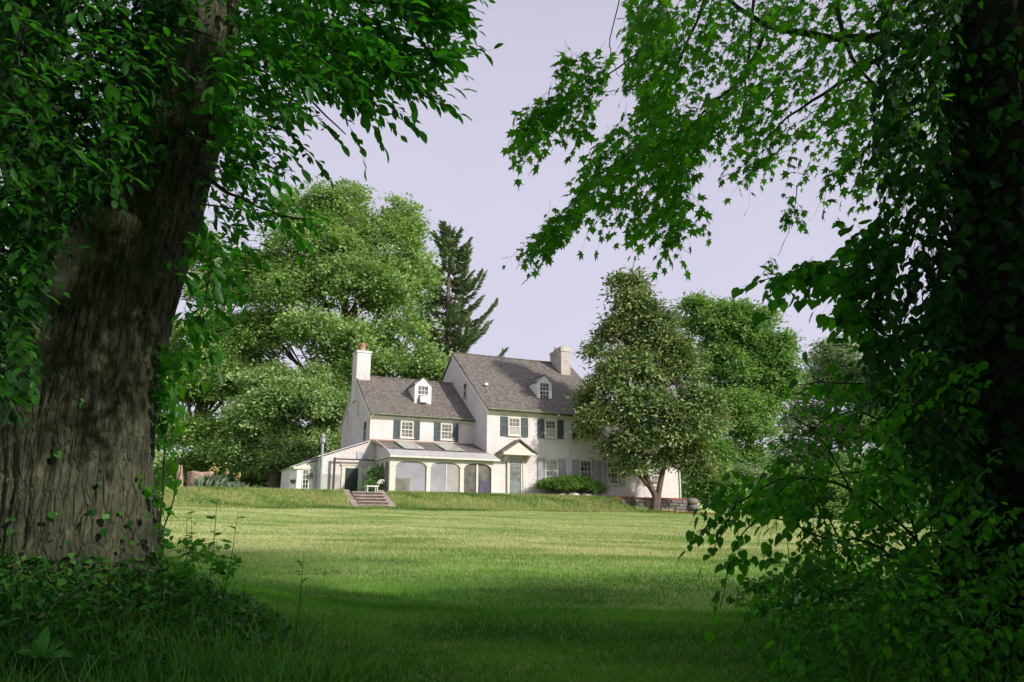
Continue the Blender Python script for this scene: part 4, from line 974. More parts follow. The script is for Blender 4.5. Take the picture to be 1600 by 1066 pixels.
# ------------------------------------------------------------------ hanging sprays of leaves
def inpoly(u, v, poly):
    poly = np.array(poly, float); n = len(poly); ins = np.zeros(len(u), bool); j = n-1
    for i in range(n):
        xi, yi = poly[i]; xj, yj = poly[j]
        c = ((yi > v) != (yj > v)) & (u < (xj-xi)*(v-yi)/(yj-yi+1e-9)+xi); ins ^= c; j = i
    return ins
def world_pts(u, v, y):
    a, b_ = u-800, v-533; X = a/FPX; Y = -b_/FPX
    d = np.stack([X, math.cos(PITCH)-Y*math.sin(PITCH), math.sin(PITCH)+Y*math.cos(PITCH)], 1); return d*(y/d[:, 1])[:, None]
def twigs(P0, D, Lt, nl, ls, shape, spread=.9, droop=.5, hang=.3, jit=.35, val0=None, nup=(0, -.2, 1.0), wst=.004, both=True):
    """twigs starting at P0, direction D, length Lt with nl leaves each"""
    n = len(P0); D = unit(D); m = 4; t = np.linspace(0, 1, m+1)
    path = P0[:, None, :]+D[:, None, :]*(Lt[:, None]*t[None])[..., None]; path[..., 2] -= (Lt[:, None]*droop*t[None]**2)
    A = path[:, :-1].reshape(-1, 3); B = path[:, 1:].reshape(-1, 3)
    parts = [stems(A, B, wst)]
    k = np.tile(np.arange(nl), n); q = np.repeat(np.arange(n), nl); tt = np.clip(.12+.88*(k+rng.uniform(0, .6, len(k)))/nl, 0, 1)
    tt[k == nl-1] = 1
    pos = P0[q]+D[q]*(Lt[q]*tt)[:, None]; pos[:, 2] -= Lt[q]*droop*tt**2
    tang = D[q].copy(); tang[:, 2] -= 2*droop*tt; tang = unit(tang)
    side = unit(np.cross(tang, [0, 0, 1.0])+1e-3); sg = np.where(k % 2 == 0, 1, -1); sg = np.where(k == nl-1, 0, sg)
    ld = tang*.75+side*(sg*spread)[:, None]+rng.normal(0, jit, (len(q), 3))+np.array([0, 0, -hang])
    nr = np.array(nup)+rng.normal(0, .35, (len(q), 3))
    pet = unit(ld)*(ls*.22); pos2 = pos+pet
    parts[0] = (parts[0][0], parts[0][1], parts[0][2], parts[0][3])
    st2 = stems(pos, pos2, wst*.6)
    v_ = rng.uniform(.15, .85, n)[q]*.6+rng.uniform(0, 1, len(q))*.4
    lf = inst(shape, pos2, ld, nr, ls*rng.uniform(.45, 1.2, len(q)), v_)
    return lf, parts[0], st2
def spray_region(polys, n, y0, y1, flow, Lt, nl, ls, shape, **kw):
    """n twigs whose bases are spread through the regions, running along flow(u,v) (photo px dir), between depths y0..y1"""
    U = []; Vv = []
    for poly, w in polys:
        P_ = np.array(poly); lo = P_.min(0); hi = P_.max(0); need = int(n*w); cu = []; 
        while sum(map(len, cu)) < need:
            u = rng.uniform(lo[0], hi[0], need*2); v = rng.uniform(lo[1], hi[1], need*2); k = inpoly(u, v, poly); cu.append(np.stack([u[k], v[k]], 1))
        cu = np.concatenate(cu)[:need]; U.append(cu)
    U = np.concatenate(U); u, v = U[:, 0], U[:, 1]; y_ = rng.uniform(y0, y1, len(u))
    P0 = world_pts(u, v, y_); fu, fv = flow(u, v)
    fu = fu+rng.normal(0, .45, len(u)); fv = fv+rng.normal(0, .45, len(u))
    D = np.stack([fu, rng.normal(0, .5, len(u)), -fv], 1)
    L_ = Lt*rng.uniform(.6, 1.2, len(u))
    P0 = P0 - unit(D)*(L_*.45)[:, None]
    return twigs(P0, D, L_, nl, ls, shape, **kw)
def const(a, b_): return lambda u, v: (np.full(len(u), a), np.full(len(u), b_))
def sprays(parent, leafm, sets, name='crown', stemname='twigs'):
    lf = merge([s[0] for s in sets]); st_ = merge([q for s in sets for q in s[1:]])
    bulk(name, *lf, M[leafm], parent, True); bulk(stemname, *st_, M['twig'], parent, True)

# left tree foliage
LA = [(360,-60),(690,-60),(670,-20),(650,10),(610,40),(575,90),(540,130),(480,140),(440,175),(400,205),(385,260),(330,300),(330,150)]
LB = [(560,60),(620,55),(670,65),(700,85),(660,110),(640,135),(590,140),(540,165),(510,140)]
LC = [(345,180),(450,190),(440,250),(420,300),(430,330),(480,335),(500,350),(440,370),(400,350),(380,400),(340,440),(300,470),(280,420),(300,340),(320,250)]
LD = [(285,440),(340,430),(370,400),(370,450),(330,520),(280,520)]
LE = [(0,-40),(330,-40),(270,60),(250,160),(220,240),(180,240),(120,260),(0,260)]
LF = [(0,200),(160,210),(200,260),(100,320),(60,480),(60,600),(0,650)]
LG = [(600,-10),(670,-20),(700,5),(700,35),(660,40),(630,20)]
sets = [
 spray_region([(LA, 1)], 620, 6.0, 10.5, const(1, .3), .5, 9, .152, OVAL, droop=.16, hang=.08, spread=.8),
 spray_region([(LB, 1)], 110, 6.5, 8.5, const(1, .3), .5, 10, .165, OVAL, droop=.2, hang=.1, spread=.8),
 spray_region([(LG, 1)], 70, 6.5, 8.0, const(1, .1), .5, 9, .165, OVAL, droop=.2, hang=.1),
 spray_region([(LC, 1)], 75, 6.2, 9.5, const(.9, .45), .5, 8, .155, OVAL, droop=.25, hang=.2),
 spray_region([(LD, 1)], 22, 6.2, 9.0, const(.5, .7), .4, 7, .15, OVAL, droop=.2, hang=.2),
 spray_region([(LE, 1)], 120, 5.0, 7.6, const(.8, .4), .5, 8, .125, OVAL, droop=.2, hang=.1),
 spray_region([(LE, 1)], 200, 8.5, 11.5, const(-.6, .4), .5, 9, .16, OVAL, droop=.2, hang=.1),
 spray_region([(LF, 1)], 150, 6.0, 11.0, const(.5, .6), .42, 8, .125, OVAL, droop=.2, hang=.15),
]
# outer drooping tips at exact silhouettes
def tips(lst, ls, shape, nl, **kw):
    P0 = np.array([px(a[0], a[1], a[4]) for a in lst]); P1 = np.array([px(a[2], a[3], a[4]+rng.uniform(-.2, .2)) for a in lst]); D = P1-P0; Lt = np.linalg.norm(D, axis=1)
    dp = kw.pop('droop', .25); D[:, 2] += Lt*dp; D = unit(D)
    return twigs(P0, D, Lt, nl, ls, shape, droop=dp, **kw)
sets.append(tips([(640,90,770,78,7.2), (600,130,705,175,7.2), (610,110,712,140,7.3), (590,150,645,195,7.2), (520,150,560,238,7.4), (540,130,610,200,7.3), (440,200,505,272,7.5), (430,190,470,235,7.5),
                  (680,20,742,45,7.1), (660,10,735,15,7.1), (690,-20,750,0,7.1), (400,310,515,350,6.9), (390,330,510,335,7), (360,360,425,430,6.9), (340,380,380,470,6.9), (300,470,330,555,7), (290,500,290,560,7), (370,330,470,375,6.9),
                  (600,60,690,95,7.2), (560,170,590,215,7.2), (480,170,520,215,7.3), (640,60,740,70,7.2), (620,150,700,160,7.2)], .165, OVAL, 13, spread=.75, hang=.12, jit=.22))
sprays(LT, 'leaf_left', sets)
b = MB()
def br(pts, r0, r1=.006, y=7.5, base=None):
    P_ = [px(a[0], a[1], (a[2] if len(a) > 2 else y)) for a in pts]; n = len(P_)
    # smooth subdivision
    Q = []
    for i in range(n-1):
        for k in range(4):
            f = k/4; p0 = P_[max(i-1, 0)]; p1 = P_[i]; p2 = P_[i+1]; p3 = P_[min(i+2, n-1)]
            Q.append(.5*(2*p1+(-p0+p2)*f+(2*p0-5*p1+4*p2-p3)*f*f+(-p0+3*p1-3*p2+p3)*f**3)+rng.normal(0, .008, 3))
    Q.append(P_[-1]); m = len(Q)
    b.tube([q_-base for q_ in Q], [r0+(r1-r0)*i/(m-1) for i in range(m)], 6, False)
o_ = LTp[0]
br([(330,140,8.6),(420,80,8.2),(520,70,7.6),(640,85,7.3),(730,80,7.2)], .05, .006, base=o_); br([(520,70,7.6),(600,110,7.4),(690,165,7.2)], .02, base=o_)
br([(320,-40,8.6),(450,-20,8),(560,0,7.6),(690,10,7.2)], .05, base=o_); br([(300,80,8.5),(350,100,8.1),(400,118,7.8),(440,130,7.6)], .03, base=o_)
br([(420,80,8.2),(470,140,7.8),(540,210,7.4)], .02, base=o_); br([(290,250,8),(340,290,7.4),(420,330,7),(500,345,6.9)], .025, base=o_)
br([(200,290,7.6),(250,300,7.2),(320,318,7),(400,330,6.9)], .018, base=o_); br([(300,330,8),(330,400,7.3),(310,500,7)], .02, base=o_)
br([(60,150,8.8),(160,60,8),(260,40,7.4),(340,60,7)], .04, base=o_); br([(40,300,8.6),(100,240,7.5),(170,215,6.8)], .03, base=o_); br([(160,180,8.2),(230,230,7.2),(300,240,6.6)], .02, base=o_)
b.build('branch', M['twig'], LT, True)

# right maple foliage
RA = [(1000,-60),(1480,-60),(1480,280),(1380,290),(1340,250),(1290,250),(1240,240),(1190,260),(1150,230),(1120,190),(1090,230),(1050,250),(1010,160),(1000,60)]
RB = [(1020,150),(1110,180),(1085,240),(1065,300),(1080,350),(1060,385),(1020,350),(970,310),(930,320),(900,310),(900,270),(930,220),(970,180)]
RCm = [(985,-20),(1040,-20),(1060,120),(1010,160),(985,110),(975,60)]
RD = [(875,85),(900,80),(940,90),(950,105),(930,140),(925,190),(905,200),(870,190),(845,215),(830,240),(812,215),(815,165),(845,150),(880,140)]
RE = [(850,340),(900,300),(910,325),(880,370),(850,395),(835,370)]
RF = [(1150,250),(1190,260),(1175,280),(1145,275)]
fl = const(-.8, .55)
sets = [
 spray_region([(RA, 1)], 640, 6.2, 10.0, fl, .5, 8, .12, STAR, hang=.35),
 spray_region([(RB, 1)], 200, 6.8, 9.0, fl, .45, 8, .13, STAR, hang=.4),
 spray_region([(RCm, 1)], 75, 6.8, 8.6, const(-.3, 1), .4, 7, .13, STAR, hang=.4),
 spray_region([(RD, 1)], 95, 7.2, 8.3, fl, .4, 7, .125, STAR, hang=.4),
 spray_region([(RE, 1)], 40, 7.2, 8.2, fl, .35, 7, .125, STAR, hang=.4),
 spray_region([([(1225,310),(1255,310),(1250,345),(1220,340)], 1)], 9, 7.0, 7.6, const(0, 1), .12, 7, .09, STAR, hang=.4),
 spray_region([([(1190,405),(1205,400),(1215,420),(1195,425)], 1)], 3, 7.0, 7.2, const(0, 1), .1, 5, .09, STAR, hang=.4),
]
sets.append(tips([(850,360,800,405,7.5), (830,375,830,422,7.5), (870,380,845,400,7.5), (900,120,878,75,7.6), (940,110,950,78,7.6), (850,170,803,178,7.6), (840,210,797,225,7.6), (860,230,840,258,7.6), (930,180,900,230,7.6),
                  (1040,340,1062,405,7.6), (1050,330,1100,365,7.6), (1080,300,1105,350,7.6), (1000,330,990,365,7.6), (930,300,900,350,7.6), (1180,250,1140,275,7.4), (1240,230,1230,285,7.4), (1000,40,980,5,7.6), (985,100,980,130,7.6),
                  (1300,250,1290,310,7.2), (1340,250,1345,300,7.2), (960,150,925,130,7.6)], .13, STAR, 9, spread=.9, hang=.4))
sprays(RT, 'leaf_maple', sets)
b = MB(); o_ = RTp[0]
br([(1560,120,6.8),(1440,60,7.4),(1330,60,7.8),(1200,40,8),(1120,-20,8.2)], .07, .02, base=o_)
br([(1420,60,7.5),(1330,120,7.6),(1250,170,7.6),(1180,230,7.5)], .03, base=o_); br([(1200,40,8),(1160,120,7.8),(1080,200,7.7),(1050,330,7.6)], .025, base=o_)
br([(1080,200,7.7),(1000,230,7.7),(920,290,7.6),(830,390,7.5)], .014, .003, base=o_); br([(1060,20,8),(1000,80,7.8),(930,130,7.7),(850,190,7.6)], .014, .003, base=o_)
br([(975,-30,8),(955,60,7.9),(955,90,7.9),(968,120,7.9)], .008, .003, base=o_); br([(1245,290,7.4),(1235,350,7.3),(1215,400,7.2)], .005, .002, base=o_)
br([(1300,-40,7.6),(1330,90,7.4),(1420,180,7)], .03, .01, base=o_); br([(1180,-20,8),(1170,90,7.8),(1160,200,7.7)], .022, .005, base=o_); br([(1110,-20,8),(1060,100,7.9),(1040,150,7.8)], .022, .005, base=o_)
b.build('branch', M['twig'], RT, True)

# ivy and creeper on the right trunk, hanging left of it
def on_trunk(fr_, n, s0, s1, th0, th1, off=(.02, .14)):
    Cn, Rr, a, b_ = fr_; m = len(Cn); i = (rng.uniform(s0, s1, n)*(m-1)).astype(int); th = rng.uniform(th0, th1, n)
    o = np.cos(th)[:, None]*a[i]+np.sin(th)[:, None]*b_[i]; r_ = Rr[i]+rng.uniform(*off, n); return Cn[i]+o*r_[:, None], o
IV = thing('ivy', 'dark ivy climbing the left side of the right trunk', 'climbing plant', RTp[1])
s1 = spray_region([([(1370,-40),(1500,-40),(1500,620),(1540,760),(1400,700),(1360,560),(1340,420),(1370,330),(1390,280),(1370,200)], 1)], 430, 5.6, 7.6, const(-.5, .8), .4, 8, .11, OVALW, hang=.6)
s2 = spray_region([([(1320,370),(1400,330),(1400,560),(1330,520),(1300,430),(1230,440),(1200,420),(1260,410),(1300,400)], 1)], 70, 6.0, 7.2, const(-1, .2), .4, 7, .12, HEART, hang=.5)
s3 = tips([(1260,430,1160,448,6.6), (1330,440,1180,425,6.6), (1300,450,1210,440,6.6), (1350,420,1250,410,6.6), (1330,370,1310,345,6.6), (1390,330,1330,380,6.6), (1400,560,1250,590,6.4), (1420,610,1230,610,6.4), (1380,520,1260,545,6.4), (1340,480,1300,500,6.6), (1310,440,1345,500,6.6)], .125, HEART, 9, spread=.8, hang=.4)
p_, o2 = on_trunk(fr2, 1700, .0, .98, -1.0, 1.25, (.02, .22))
lf4 = inst(HEART, p_, rng.normal(0, .5, (len(p_), 3))+[0, 0, -1], o2+rng.normal(0, .4, o2.shape), rng.uniform(.07, .13, len(p_)), rng.uniform(0, .7, len(p_)))
st4 = stems(p_-o2*.05, p_, .004)
sprays(IV, 'ivy', [s1, (lf4, st4)], 'leaves', 'vines')
CR = thing('creeper', 'arching creeper with heart shaped leaves reaching left from the right trunk against the sky', 'climbing plant', px(1480, 640, 6.6))
sprays(CR, 'shrubleaf', [s2, s3], 'leaves', 'stems')
b = MB(); o_ = px(1480, 640, 6.6)
br([(1480,640,6.6),(1420,560,6.6),(1370,480,6.6),(1270,425,6.6),(1165,448,6.6)], .012, .003, base=o_); br([(1480,640,6.6),(1440,600,6.5),(1330,600,6.4),(1240,600,6.4)], .01, .003, base=o_); br([(1480,640,6.6),(1400,560,6.5),(1300,540,6.4)], .01, .003, base=o_)
b.build('vine', M['twig'], CR, True)

IV2 = thing('ivy', 'ivy clinging to the left tree around its shaded left side and roots', 'climbing plant', LTp[1])
p1, o1 = on_trunk(fr, 1100, .22, 1.0, -.9, 1.0, (.02, .2)); p2, o2 = on_trunk(fr, 260, .0, .10, -.6, 2.9, (.02, .16)); p3, o3 = on_trunk(fr, 30, .1, .5, .7, 2.6, (.02, .08))
# left side of trunk is towards -x: choose by outward direction
def ivyset(p_, o_): return (inst(HEART, p_, rng.normal(0, .5, p_.shape)+[0, 0, -1], o_+rng.normal(0, .6, o_.shape), rng.uniform(.035, .09, len(p_)), rng.uniform(0, .9, len(p_))), stems(p_-o_*.06, p_, .004))
LEd = [(-20,-40),(300,-40),(262,60),(240,150),(215,235),(150,300),(110,330),(60,420),(40,600),(-20,640)]
s5 = spray_region([(LEd, 1)], 620, 6.6, 7.7, const(.4, .7), .42, 8, .125, OVALW, droop=.25, hang=.3)
s6 = spray_region([([(250,-40),(345,-40),(330,60),(300,160),(290,240),(240,260),(215,235)], 1)], 22, 6.6, 7.7, const(.6, .5), .42, 8, .125, OVALW, droop=.25, hang=.3)
sprays(IV2, 'ivy', [s5, s6], 'hanging_leaves', 'hanging_stems')
sprays(IV2, 'groundleaf', [ivyset(p1, o1), ivyset(p2, o2), ivyset(p3, o3)], 'leaves', 'vines')

# bright young shoots right of the left trunk
SV = thing('sapling', 'bright green leafy shoots growing against the right side of the left trunk', 'sapling', gpt(-3.9, 8.8))
SA = [(235,540),(300,520),(310,590),(285,640),(265,660),(270,720),(265,770),(255,790),(235,830),(225,700)]
sprays(SV, 'shrubleaf', [spray_region([(SA, 1)], 40, 8.4, 9.6, const(.6, .6), .35, 7, .12, HEART, hang=.4), spray_region([([(240,820),(330,850),(380,880),(300,900),(240,880)], 1)], 50, 8.0, 9.2, const(.5, -.7), .25, 6, .08, HEART, hang=.2)], 'foliage', 'stems')
b = MB(); o_ = gpt(-3.9, 8.8)
br([(246,860,8.8),(255,740,8.8),(262,640,8.8),(265,560,8.8)], .014, .004, base=o_); br([(250,850,8.7),(275,760,8.7),(290,700,8.6)], .01, .003, base=o_)
b.build('trunk', M['twig'], SV, True)

# ------------------------------------------------------------------ brambles lower right
BR = thing('bramble_thicket', 'tangled dark bramble thicket with arching canes filling the lower right corner', 'bush', gpt(5.6, 7.2))
BA = [(1400,560),(1440,500),(1520,560),(1560,760),(1620,820),(1620,1000),(1500,980),(1320,940),(1240,900),(1260,850),(1330,800),(1340,740),(1360,640)]
BA2 = [(1230,680),(1260,600),(1400,540),(1380,640),(1350,760),(1300,820),(1240,840),(1270,790),(1210,750)]
BB = [(1110,760),(1180,740),(1260,680),(1300,760),(1250,800),(1180,790),(1150,810)]
BC = [(1090,790),(1130,790),(1150,850),(1120,870),(1100,840)]
BD = [(1100,900),(1130,890),(1150,950),(1120,960)]
BE = [(1160,900),(1240,860),(1300,860),(1620,900),(1620,1080),(1200,1080),(1170,980)]
sets = [
 spray_region([(BA, 1)], 420, 5.2, 9.0, const(-.7, .5), .4, 11, .078, OVALW, hang=.3, droop=.35),
 spray_region([(BA2, 1)], 62, 5.8, 8.0, const(-.7, .4), .42, 10, .08, OVALW, hang=.3, droop=.35),
 spray_region([(BA, 1)], 150, 5.6, 9.0, const(-.5, .2), .4, 8, .08, HEART, hang=.4),
 spray_region([(BB, 1)], 75, 5.8, 7.6, const(-.9, .4), .4, 6, .09, HEART, hang=.4),
 spray_region([(BE, 1)], 380, 4.6, 7.2, const(-.3, .1), .35, 8, .07, OVALW, hang=.2),
 tips([(1180,760,1090,850,6.2), (1160,780,1110,870,6.2), (1150,850,1120,960,6.2), (1140,800,1085,845,6.2), (1230,900,1160,930,6.2), (1240,880,1130,880,6.3), (1200,950,1110,930,6.2), (1190,740,1100,790,6.2), (1260,900,1190,960,6.0), (1150,800,1160,900,6.2), (1270,620,1225,610,6.4)], .085, HEART, 10, spread=.8, hang=.5)]
sprays(BR, 'shrubleaf', sets, 'foliage', 'twigs')
b = MB(); o_ = gpt(5.6, 7.2)
br([(1560,1000,6.6),(1440,850,6.6),(1340,770,6.5),(1240,745,6.3),(1150,790,6.2),(1110,870,6.2)], .014, .004, base=o_)
br([(1500,1000,6.6),(1380,860,6.5),(1290,840,6.4),(1200,810,6.3),(1150,850,6.2),(1125,950,6.2)], .012, .003, base=o_)
br([(1480,1000,6.6),(1400,900,6.4),(1290,700,6.4),(1220,640,6.4)], .012, .003, base=o_); br([(1520,1000,6.6),(1480,820,6.6),(1420,700,6.5),(1330,640,6.4),(1230,700,6.4)], .014, .004, base=o_)
br([(1400,1000,6.4),(1300,930,6.2),(1230,900,6.2),(1150,930,6.2)], .01, .003, base=o_)
br([(1470,980,6.8),(1400,760,6.9),(1320,740,6.9),(1190,770,6.8)], .012, .004, base=o_); br([(1380,980,6.8),(1290,800,6.6),(1250,720,6.6)], .01, .003, base=o_)
br([(1450,1000,6.2),(1430,880,6.2),(1360,800,6.2),(1280,790,6.2)], .012, .003, base=o_)
b.build('canes', M['twig'], BR, True)

# ------------------------------------------------------------------ ground cover and grass
def inview(x, y_, z_, mar=60):
    zc = y_*math.cos(PITCH)+z_*math.sin(PITCH); yc = -y_*math.sin(PITCH)+z_*math.cos(PITCH)
    u = 800+x/zc*FPX; v = 533-yc/zc*FPX; return (u > -mar) & (u < 1600+mar) & (v < 1066+mar*2)
# leafy cover on the mound and under the brambles
n = 24000
x_ = rng.normal(-5.0, 2.3, n); y_ = rng.normal(7.6, 1.5, n)
e = ((x_+5.4)/3.1)**2+((y_-7.9)/2.0)**2+(fbm(x_*1.1, y_*1.1, 12)-.5)*.9; k = (e < 1) & (y_ > 4.2); x_, y_ = x_[k], y_[k]
z_ = ground(x_, y_); hh = rng.uniform(.02, .30, len(x_))*np.clip(1.25-e[k], .15, 1)
P0 = np.stack([x_, y_, z_+hh], 1); k = inview(x_, y_, z_); P0 = P0[k]; hh = hh[k]; n = len(P0)
lf = inst(HEART, P0, rdir(n)*[1, 1, .5]+[0, 0, -.15], np.array([0, -.3, 1.])+rng.normal(0, .5, (n, 3)), rng.uniform(.025, .085, n)*rng.uniform(.7,1.1,n), rng.uniform(0, 1, n)**1.4)
st_ = stems(P0-np.stack([rng.normal(0, .03, n), rng.normal(0, .03, n), hh+.05], 1), P0, .004)
o = bulk('ground_creeper', *merge([lf, (st_[0], st_[1], st_[2], st_[3]+.1)]), M['groundleaf']); prop(o, 'tangled leafy ground cover over the mound at the foot of the left tree', 'ground cover', kind='stuff')
n = 9000; x_ = rng.uniform(2.2, 8.5, n); y_ = rng.uniform(4, 9.5, n); z_ = ground(x_, y_); k = inview(x_, y_, z_) & (x_ > 2.0+.25*(y_-4)+fbm(x_, y_*1.3, 5)*1.2); x_, y_, z_ = x_[k], y_[k], z_[k]; n = len(x_)
P0 = np.stack([x_, y_, z_+rng.uniform(.02, .5, n)*np.clip((x_-2.4)/2, .2, 1)], 1)
o = bulk('undergrowth', *inst(HEART, P0, rdir(n)*[1, 1, .5], np.array([0, -.3, 1.])+rng.normal(0, .5, (n, 3)), rng.uniform(.05, .11, n), rng.uniform(0, 1, n)), M['shrubleaf']); prop(o, 'dark leafy undergrowth below the brambles', 'ground cover', kind='stuff')

BLADE = T([(0,.5,0),(.55,.38,.03),(1,0,.22),(.55,-.38,.03),(0,-.5,0)], [(0,1,2,3,4)])
TRI = T([(0,.5,0),(1,0,.1),(0,-.5,0)], [(0,1,2)])
def grass(n, x_, y_, h, w, tm, lean=.45, tuft=0):
    z_ = ground(x_, y_); k = inview(x_, y_, z_, 330); x_, y_, z_ = x_[k], y_[k], z_[k]; n = len(x_); h = h[k] if np.ndim(h) else np.full(n, h); w = w[k] if np.ndim(w) else np.full(n, w)
    d = np.stack([rng.normal(0, lean, n), rng.normal(0, lean, n), np.ones(n)], 1)
    nr = np.stack([rng.normal(0, 1, n), rng.normal(0, 1, n), np.zeros(n)+.2], 1)
    val = np.clip(.5+(fbm(x_*.35, y_*1.1, 21, 5)-.47)*2.6+rng.normal(0, .22, n), 0, 1)
    return inst(tm, np.stack([x_, y_, z_-.01], 1), d, nr, np.stack([h*rng.uniform(.5, 1.3, n), w*rng.uniform(.6, 1.3, n)], 1), val)
def polar(n, y0, y1, p=1.0):
    t = rng.uniform(0, 1, n); y_ = (y0**p+(y1**p-y0**p)*t)**(1/p); return rng.uniform(-.88, .88, n)*y_, y_
x1, y1 = polar(190000, 5.0, 10.5, 1.6); g1 = grass(0, x1, y1, .085, .006, BLADE, .55)
x2, y2 = polar(235000, 10.0, 22, 1.2); m2_ = rng.uniform(size=len(x2)) > sm((y2-13)/6)  # blades swap from shaded to sunlit colour across the shade edge
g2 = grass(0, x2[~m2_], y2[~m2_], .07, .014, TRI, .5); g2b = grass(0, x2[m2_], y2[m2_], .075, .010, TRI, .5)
o = bulk('shaded_lawn_grass', *merge([g1, g2b]), M['grass']); prop(o, 'rough foreground grass with the tree shade put into its green', 'grass', kind='stuff')
x3, y3 = polar(230000, 19, 47, 1.0); bank = HO[1]-6
g3 = grass(0, x3, y3, .06, .03, TRI, .6)
o = bulk('sunlit_mown_grass', *merge([g2, g3]), M['grass_sunlit']); prop(o, 'mown lawn grass rising to the house, with sunlight put into its colour', 'grass', kind='stuff')
# grass on the bank
n = 60000; X_ = rng.uniform(-22, 10, n); Y_ = rng.uniform(-5.2, -1.7, n); w_ = HO[None]+X_[:, None]*hx+Y_[:, None]*hy
k = ~((X_ > -9.7) & (X_ < -7.1) & (Y_ > -4.2)); w_ = w_[k]
o = bulk('bank_grass', *grass(0, w_[:, 0], w_[:, 1], .17, .035, TRI, .6), M['grass_bank']); prop(o, 'grass on the steep bank below the terrace', 'grass', kind='stuff')
# long grass tufts: mound edge, lower right
xa = np.concatenate([rng.normal(-3.2, 1.8, 4600), rng.normal(-5.2, 1.6, 3000)]); ya = np.concatenate([rng.normal(6.3, .9, 4600), rng.normal(6.2, .8, 3000)])
ka = (((xa+5.2)/3.9)**2+((ya-7.7)/2.6)**2 < 1.25) & (ya > 4); xa, ya = xa[ka], ya[ka]
xb = rng.uniform(1.8, 6.5, 4200); yb = rng.uniform(4.4, 8.2, 4200); kb = xb > 1.6+.3*(yb-4); xb, yb = xb[kb], yb[kb]
xx_ = np.concatenate([xa, xb]); yy_ = np.concatenate([ya, yb]); hh = np.concatenate([rng.uniform(.15, .36, len(xa)), rng.uniform(.2, .65, len(xb))])
LB_ = T([(0,.5,0),(.35,.45,.02),(.7,.3,-.08),(1,0,-.32),(.7,-.3,-.08),(.35,-.45,.02),(0,-.5,0)], [(0,1,5,6),(1,2,4,5),(2,3,4)])
o = bulk('long_grass', *grass(0, xx_, yy_, hh, .012, LB_, .38), M['grass_long']); prop(o, 'long unmown grass blades round the mound and brambles', 'grass', kind='stuff')

n = 420; x_, y_ = polar(n, 5.2, 15, 1.2); k = rng.uniform(size=n) < .75
P0 = np.stack([x_, y_, ground(x_, y_)+.05], 1); o = bulk('fallen_leaves', *inst(OVALW, P0, rdir(n)*[1, 1, .3], np.array([0, -.3, 1.])+rng.normal(0, .5, (n, 3)), rng.uniform(.025, .06, n), rng.uniform(.2, 1, n)), M['groundleaf'])
prop(o, 'small fallen leaves and clover flecks in the shaded grass', 'fallen leaves', kind='stuff')
# individual weeds
def weed(u, v0, v1, y_, label, lean=0, n=7, ls=.07, seedhead=False):
    a = px(u, v0, y_); gz = float(ground(a[0], y_)); base = np.array([a[0], y_, min(gz, a[2])]); tp = px(u+lean, v1, y_)
    t = thing('weed', label, 'plant', base); b = MB()
    mid = (base+tp)/2+np.array([lean*.001, 0, .02]); b.tube([base-base, mid-base, tp-base], [.006, .005, .002], 5); b.build('stem', M['grass_long'], t)
    f = rng.uniform(.25, 1, n); p = base+(tp-base)*f[:, None]
    lf = inst(LONG if seedhead else OVAL, p, rdir(n)*[1, 1, .3]+[0, 0, .35], rdir(n)+[0, 0, 1], rng.uniform(.6, 1.2, n)*ls, rng.uniform(.2, 1, n)); bulk('leaves', *lf, M['grass_long'], t, True)
weed(330, 870, 770, 8.3, 'tallest thin weed stalk right of the left trunk', 10, 12, .09)
weed(318, 870, 800, 8.2, 'thin weed stalk leaning left beside the tallest weed', -20, 6, .08, True)
weed(350, 870, 800, 8.4, 'grassy weed stalk leaning right towards the lawn', 22, 5, .12, True)
weed(300, 880, 800, 8.0, 'short pointed weed nearest the left trunk', -8, 6, .1, True)
weed(465, 915, 865, 7.6, 'single bent grass stalk standing out in the shaded lawn', 10, 4, .1, True)
weed(1245, 870, 790, 6.6, 'leaning dark stalk before the sunlit lawn at right', -20, 5, .1, True)
weed(1280, 880, 780, 6.7, 'tall seeding stalk left of the bramble thicket', -12, 9, .08, True)
dk = thing('dock_plant', 'broad leaved dock plant on the mound below the left trunk', 'plant', gpt(-3.5, 6.3, .1))
n = 7; c = np.tile(gpt(-3.5, 6.3, .16), (n, 1)); lf = inst(OVAL, c, np.array([[1,-.2,.1],[-1,-.1,.25],[.3,-1,.2],[-.5,-.8,.4],[.6,.6,.6],[-.7,.5,.7],[0,0,1.2]]), np.tile([0, -.4, 1.], (n, 1)), np.array([.27,.2,.22,.2,.18,.2,.22]), np.full(n, .8)); bulk('leaves', *lf, M['groundleaf'], dk, True)
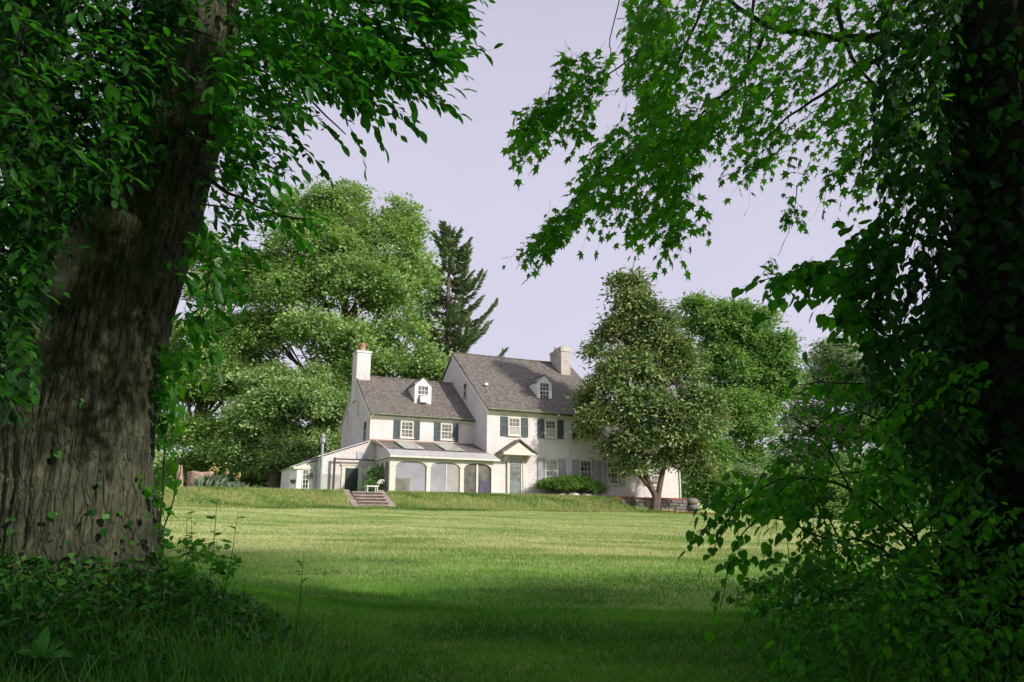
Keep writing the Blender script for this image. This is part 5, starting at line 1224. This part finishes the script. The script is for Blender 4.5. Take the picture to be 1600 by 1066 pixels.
dk = thing('dead_leaf', 'upright yellowed dead leaf on the mound at far left', 'leaf', gpt(-4.05, 6.2, .1)); p_ = gpt(-4.05, 6.2, .22)[None]
bulk('blade', *inst(OVAL, p_, np.array([[.05, 0, 1.]]), np.array([[.3, -1, 0]]), np.array([.24]), np.array([.9])), M['litter'], dk, True)

# ------------------------------------------------------------------ trees outside the frame that throw the foreground shade
def shade(u, label, base, lobes, tr=.35, nc=380, nl=52):
    tree('woodland_tree', label, base, [(np.array(c, float), r) for c, r in lobes], tr, 'leaf_maple', nc, nl, .27, 1.4, bark='bark_dark', inner=.3, shape=OVALW)
for k, (x_, y_, h_, r_) in enumerate(((11.5, .5, 10, 4.3), (17, 1.5, 10.5, 4.5), (9, -6, 13, 5), (24, 3, 10, 4.5), (2, -8, 14, 5.5), (18, -6, 14, 5.5), (-8, -7, 14, 5.5))):
    z0 = float(ground(x_, y_))
    shade(0, ['woodland tree beside the viewpoint casting the foreground shade', 'woodland tree farther right of the viewpoint', 'woodland tree behind and right of the viewpoint', 'woodland tree farthest right of the viewpoint', 'woodland tree directly behind the viewpoint', 'woodland tree far behind to the right', 'woodland tree behind the viewpoint to the left'][k],
          (x_, y_, z0), [((x_, y_, z0+3.2), (r_*.8, r_*.8, 2.6)), ((x_, y_, z0+h_*.5), (r_, r_, h_*.3)), ((x_+1, y_, z0+h_*.75), (r_*.85, r_*.85, h_*.25))])
# upper crowns of the two framing trees, above the picture
for t_, cs_ in ((LT, [((-5.5, 8.5, 12.5), (5.5, 4, 3)), ((-9.5, 7, 9), (3, 4, 4)), ((-3.5, 3.5, 8.5), (4, 3, 2)), ((-8, 2, 7), (4, 4, 3))]), (RT, [((4.5, 7, 12), (5, 4, 3)), ((8, 4.5, 8.5), (3, 3.5, 4)), ((2.5, 2.5, 8), (4, 3, 2)), ((0, 7.5, 12.5), (3.5, 3, 2.2))])):
    part, _ = crown_parts([(np.array(c, float), r) for c, r in cs_], 300, 60, .22, 1.1, inner=.2, shape=OVALW)
    bulk('upper_crown', *part, M['leaf_left' if t_ is LT else 'leaf_maple'], t_, True)
